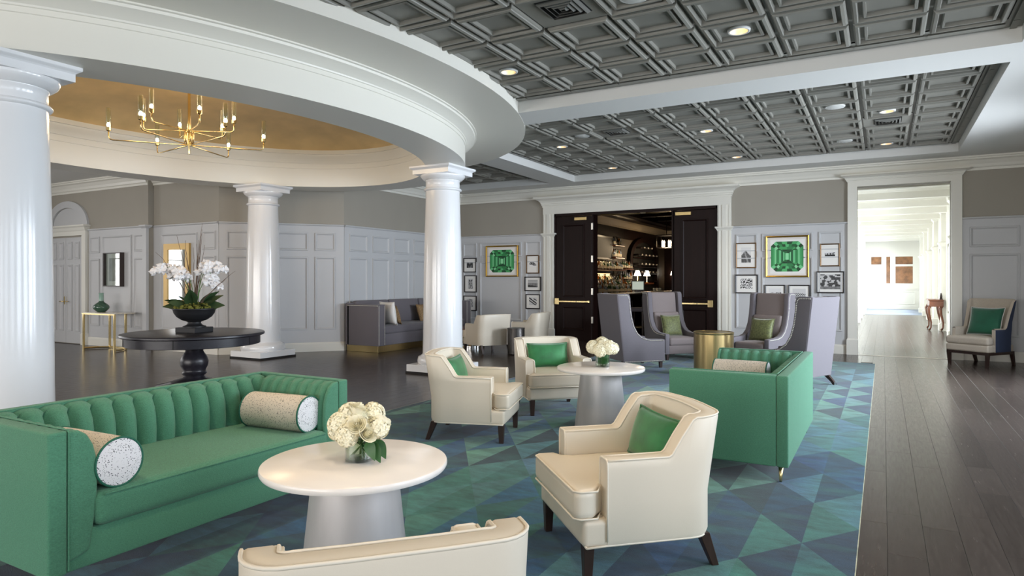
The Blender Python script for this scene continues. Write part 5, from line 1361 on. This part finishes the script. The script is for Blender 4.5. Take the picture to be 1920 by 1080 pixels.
for z in (1.45, 1.75, 2.0, 2.35): MB().box(.0, .14, -1.4, 1.4, z, z + .03).build('rack_shelf', M_DOOR, t)
for z in (1.78, 2.08, 2.42, 2.70):
    for k in range(5 if z < 2.5 else 3):
        y = -1.1 + .46 * k + (.3 if z > 2.5 else 0)
        o = MB().lathe([(0, 0), (.04, 0), (.04, .2), (.018, .26), (.018, .33), (0, .33)], 10, cap=False)
        q = o.build('wine_bottle', M_BCAP); q.location = (BXL + .025, 25 + y, z + .045 - (.0)); q.rotation_euler = (0, math.pi / 2, 0)
        tag(q, 'wine bottle lying neck outward in the arched rack', 'bottle', 'wine bottles in the arched rack')
        MB().sphere((0, 0, .325), .034, 8, 5).build('foil_cap', M_NAIL, q)
def bottle(kind):
    r_, h_, nk = ((.038, .19, .10), (.045, .16, .12), (.036, .21, .09), (.05, .15, .08))[kind]
    b_ = MB(); b_.lathe([(0, 0), (r_, 0), (r_, h_ * .98), (r_ * .8, h_ + .02), (.014, h_ + .05), (.013, h_ + nk), (0, h_ + nk)], 10, cap=False)
    b_.cm = 1; b_.lathe([(r_ + .001, .04), (r_ + .001, h_ * .7)], 10, cap=False)
    b_.cm = 2; b_.lathe([(.016, h_ + nk - .03), (.016, h_ + nk + .005), (0, h_ + nk + .005)], 8, cap=False)
    return b_
protos = [[None] * 4 for _ in range(4)]
def put_bottle(x, y, z, label, group):
    k, c = R.randrange(4), R.randrange(4)
    if protos[k][c] is None: o = bottle(k).build('bottle', [BOT[c], M_BLABEL, M_BCAP], smooth=True); protos[k][c] = o
    else: o = link_copy(protos[k][c])
    o.location = (x, y, z); o.rotation_euler = (0, 0, R.uniform(-.6, .6)); tag(o, label, 'bottle', group)
for y in [18.7 + .135 * k for k in range(33)]:
    for x, dz in ((.14, .32), (.31, .16), (.46, 0)):
        if R.random() < .9: put_bottle(BXL + x, y + R.uniform(-.02, .02), 1.10 + dz, 'liquor bottle in the crowd on the back bar work top', 'bottles on the back bar work top')
l = bpy.data.lights.new('bottle_fill_light', 'AREA'); l.shape = 'RECTANGLE'; l.size = 4.4; l.size_y = .06; l.energy = 22; l.color = (1, .78, .5)  # unseen area light added to brighten the bottles
lo = bpy.data.objects.new('bottle_fill_light', l); COL.objects.link(lo); lo.location = (BXL + .6, 20.9, 2.95); lo.rotation_euler = (0, math.radians(20), math.pi / 2)
for z, y0, y1, nm in ((1.86, .35, 3.45, 'lowest'), (2.28, 2.65, 3.45, 'middle'), (2.70, 2.65, 3.45, 'top')):
    y = 18.5 + y0 + .05
    while y < 18.5 + y1 - .03:
        for x in (.13, .27): put_bottle(BXL + x, y, z, 'liquor bottle on the %s shelf beside the television' % nm, 'bottles on the %s back bar shelf' % nm)
        y += .15
for z, nm in ((1.52, 'lower'), (1.92, 'upper')):
    for k in range(8): put_bottle(BXL + .10 + .12 * (k % 2), 22.28 + .11 * k, z, 'liquor bottle on the %s short shelf before the arched wine rack' % nm, 'bottles on the %s short shelf' % nm)
def table_lamp(x, y, z, label, group=None, power=4):
    t = empty('shade_lamp', (x, y, z), 0, label, 'lamp', group)
    MB().lathe([(.06, 0), (.06, .02), (.015, .04), (.012, .30)], 14).build('base', M_BRASS, t, smooth=True)
    MB().lathe([(.13, .25), (.06, .45)], 18, cap=False).build('lamp_shade', M_SHADE, t, smooth=True)
    l = bpy.data.lights.new('lamp_light', 'POINT'); l.energy = power; l.color = (1, .75, .48); l.shadow_soft_size = .08
    lo = bpy.data.objects.new('lamp_light', l); COL.objects.link(lo); lo.parent = t; lo.location = (.0, 0, .34)
table_lamp(BXL + .36, 23.35, 1.42, 'small lit lamp with white shade by the wine rack, nearer one', 'shaded lamps by the wine rack')
table_lamp(BXL + .36, 24.45, 1.42, 'small lit lamp with white shade by the wine rack, farther one', 'shaded lamps by the wine rack')
MB().box(BXL + .17, BXL + .5, 23.22, 24.9, 1.36, 1.42).build('tmp', M_WALNUT); o = bpy.data.objects['tmp']; o.name = 'lamp_shelf'; tag(o, 'narrow dark shelf carrying the two small lamps', 'shelf')
t = empty('wall_sconce', (BXL + .42, BYE - .12, 1.55), 0, 'small shaded sconce on the end wall of the bar', 'lamp')
MB().tube([(0, .1, 0), (0, 0, -.02), (0, 0, .2)], .012, 6).build('arm', M_BRASS, t); MB().lathe([(.13, .18), (.06, .40)], 16, cap=False).build('lamp_shade', M_SHADE, t, smooth=True)
t = empty('till_screen', (-6.6, 19.7, 1.14), math.radians(15), 'lit till screen standing on the bar counter', 'till')
MB().box(-.1, .1, -.08, .08, 0, .03).build('base', M_BLACK, t); MB().box(-.2, .2, -.03, .02, .05, .36).build('housing', M_BLACK, t, bevel=(.006, 1)); MB().box(-.17, .17, -.033, -.03, .08, .33).build('screen', M_SCREEN, t); MB().box(-.02, .02, -.02, .02, .02, .08).build('neck', M_BLACK, t)
t = empty('lantern', (-6.95, 24.0, 2.72), 0, 'lit iron lantern of candle bulbs hanging in the bar', 'ceiling light')
mb = MB()
for z in (-.02, .42): mb.loft([[(-.3, -.3, z), (.3, -.3, z), (.3, .3, z), (-.3, .3, z)], [(-.3, -.3, z + .03), (.3, -.3, z + .03), (.3, .3, z + .03), (-.3, .3, z + .03)]])
for sx in (-1, 1):
    for sy in (-1, 1): mb.box(sx * .29 - .012, sx * .29 + .012, sy * .29 - .012, sy * .29 + .012, 0, .42)
mb.build('iron_frame', M_BLACK, t); MB().tube([(0, 0, .44), (0, 0, 1.235)], .012, 6).build('chain', M_BLACK, t)
for sx in (-1, 1):
    for sy in (-1, 1): MB().lathe([(0, .02), (.022, .02), (.022, .16), (.03, .2), (0, .27)], 8, T(sx * .12, sy * .12, 0), cap=False).build('candle_bulb', mat('candle_glow', '#ffdca8', .5, emit=18), t)
MB().box(-.29, .29, -.29, .29, -.012, -.002).build('diffuser', mat('lantern_diffuser', '#fff1d8', .5, emit=4), t)
l = bpy.data.lights.new('lantern_light', 'POINT'); l.energy = 50; l.color = (1, .75, .48); l.shadow_soft_size = .2
lo = bpy.data.objects.new('lantern_light', l); COL.objects.link(lo); lo.parent = t; lo.location = (0, 0, -.15)
for i, y in enumerate((17.2, 18.3)):
    t = empty('bar_stool', (-5.75, y, 0), face(-1, 0), ('grey upholstered bar stool nearest the door opening', 'grey upholstered bar stool second from the door opening')[i], 'bar stool', 'bar stools at the counter')
    MB().cushion(.44, .44, .1, .04, 5, (0, 0, .01), (0, 0, .72)).build('seat', M_GREY, t, smooth=True, weld=True); MB().cushion(.44, .08, .36, .035, 5, c=(0, -.2, .93)).build('backrest', M_GREY, t, smooth=True, weld=True)
    for sx in (-1, 1):
        for sy in (-1, 1): MB().loft([[(sx * .19 - .016, sy * .19 - .016, 0), (sx * .19 + .016, sy * .19 - .016, 0), (sx * .19 + .016, sy * .19 + .016, 0), (sx * .19 - .016, sy * .19 + .016, 0)], [(sx * .17 - .02, sy * .17 - .02, .68), (sx * .17 + .02, sy * .17 - .02, .68), (sx * .17 + .02, sy * .17 + .02, .68), (sx * .17 - .02, sy * .17 + .02, .68)]]).build('leg', M_LEG, t)
    MB().tube([(-.18, -.18, .25), (.18, -.18, .25), (.18, .18, .25), (-.18, .18, .25)], .01, 6, closed=True).build('foot_ring', M_BRASS, t)
t = empty('glass_cluster', (-6.42, 21.1, 1.14), 0, 'cluster of small glasses on a tray on the bar counter', 'tray of glasses')
MB().lathe([(0, 0), (.2, 0), (.21, .02)], 20, cap=False).build('tray', M_NAIL, t)
for k in range(6): MB().lathe([(.03, .005), (.038, .12)], 10, T(.11 * math.cos(k * 1.05), .11 * math.sin(k * 1.05), 0)).build('glass', BOT[0], t, smooth=True)
bpy.context.view_layer.update()
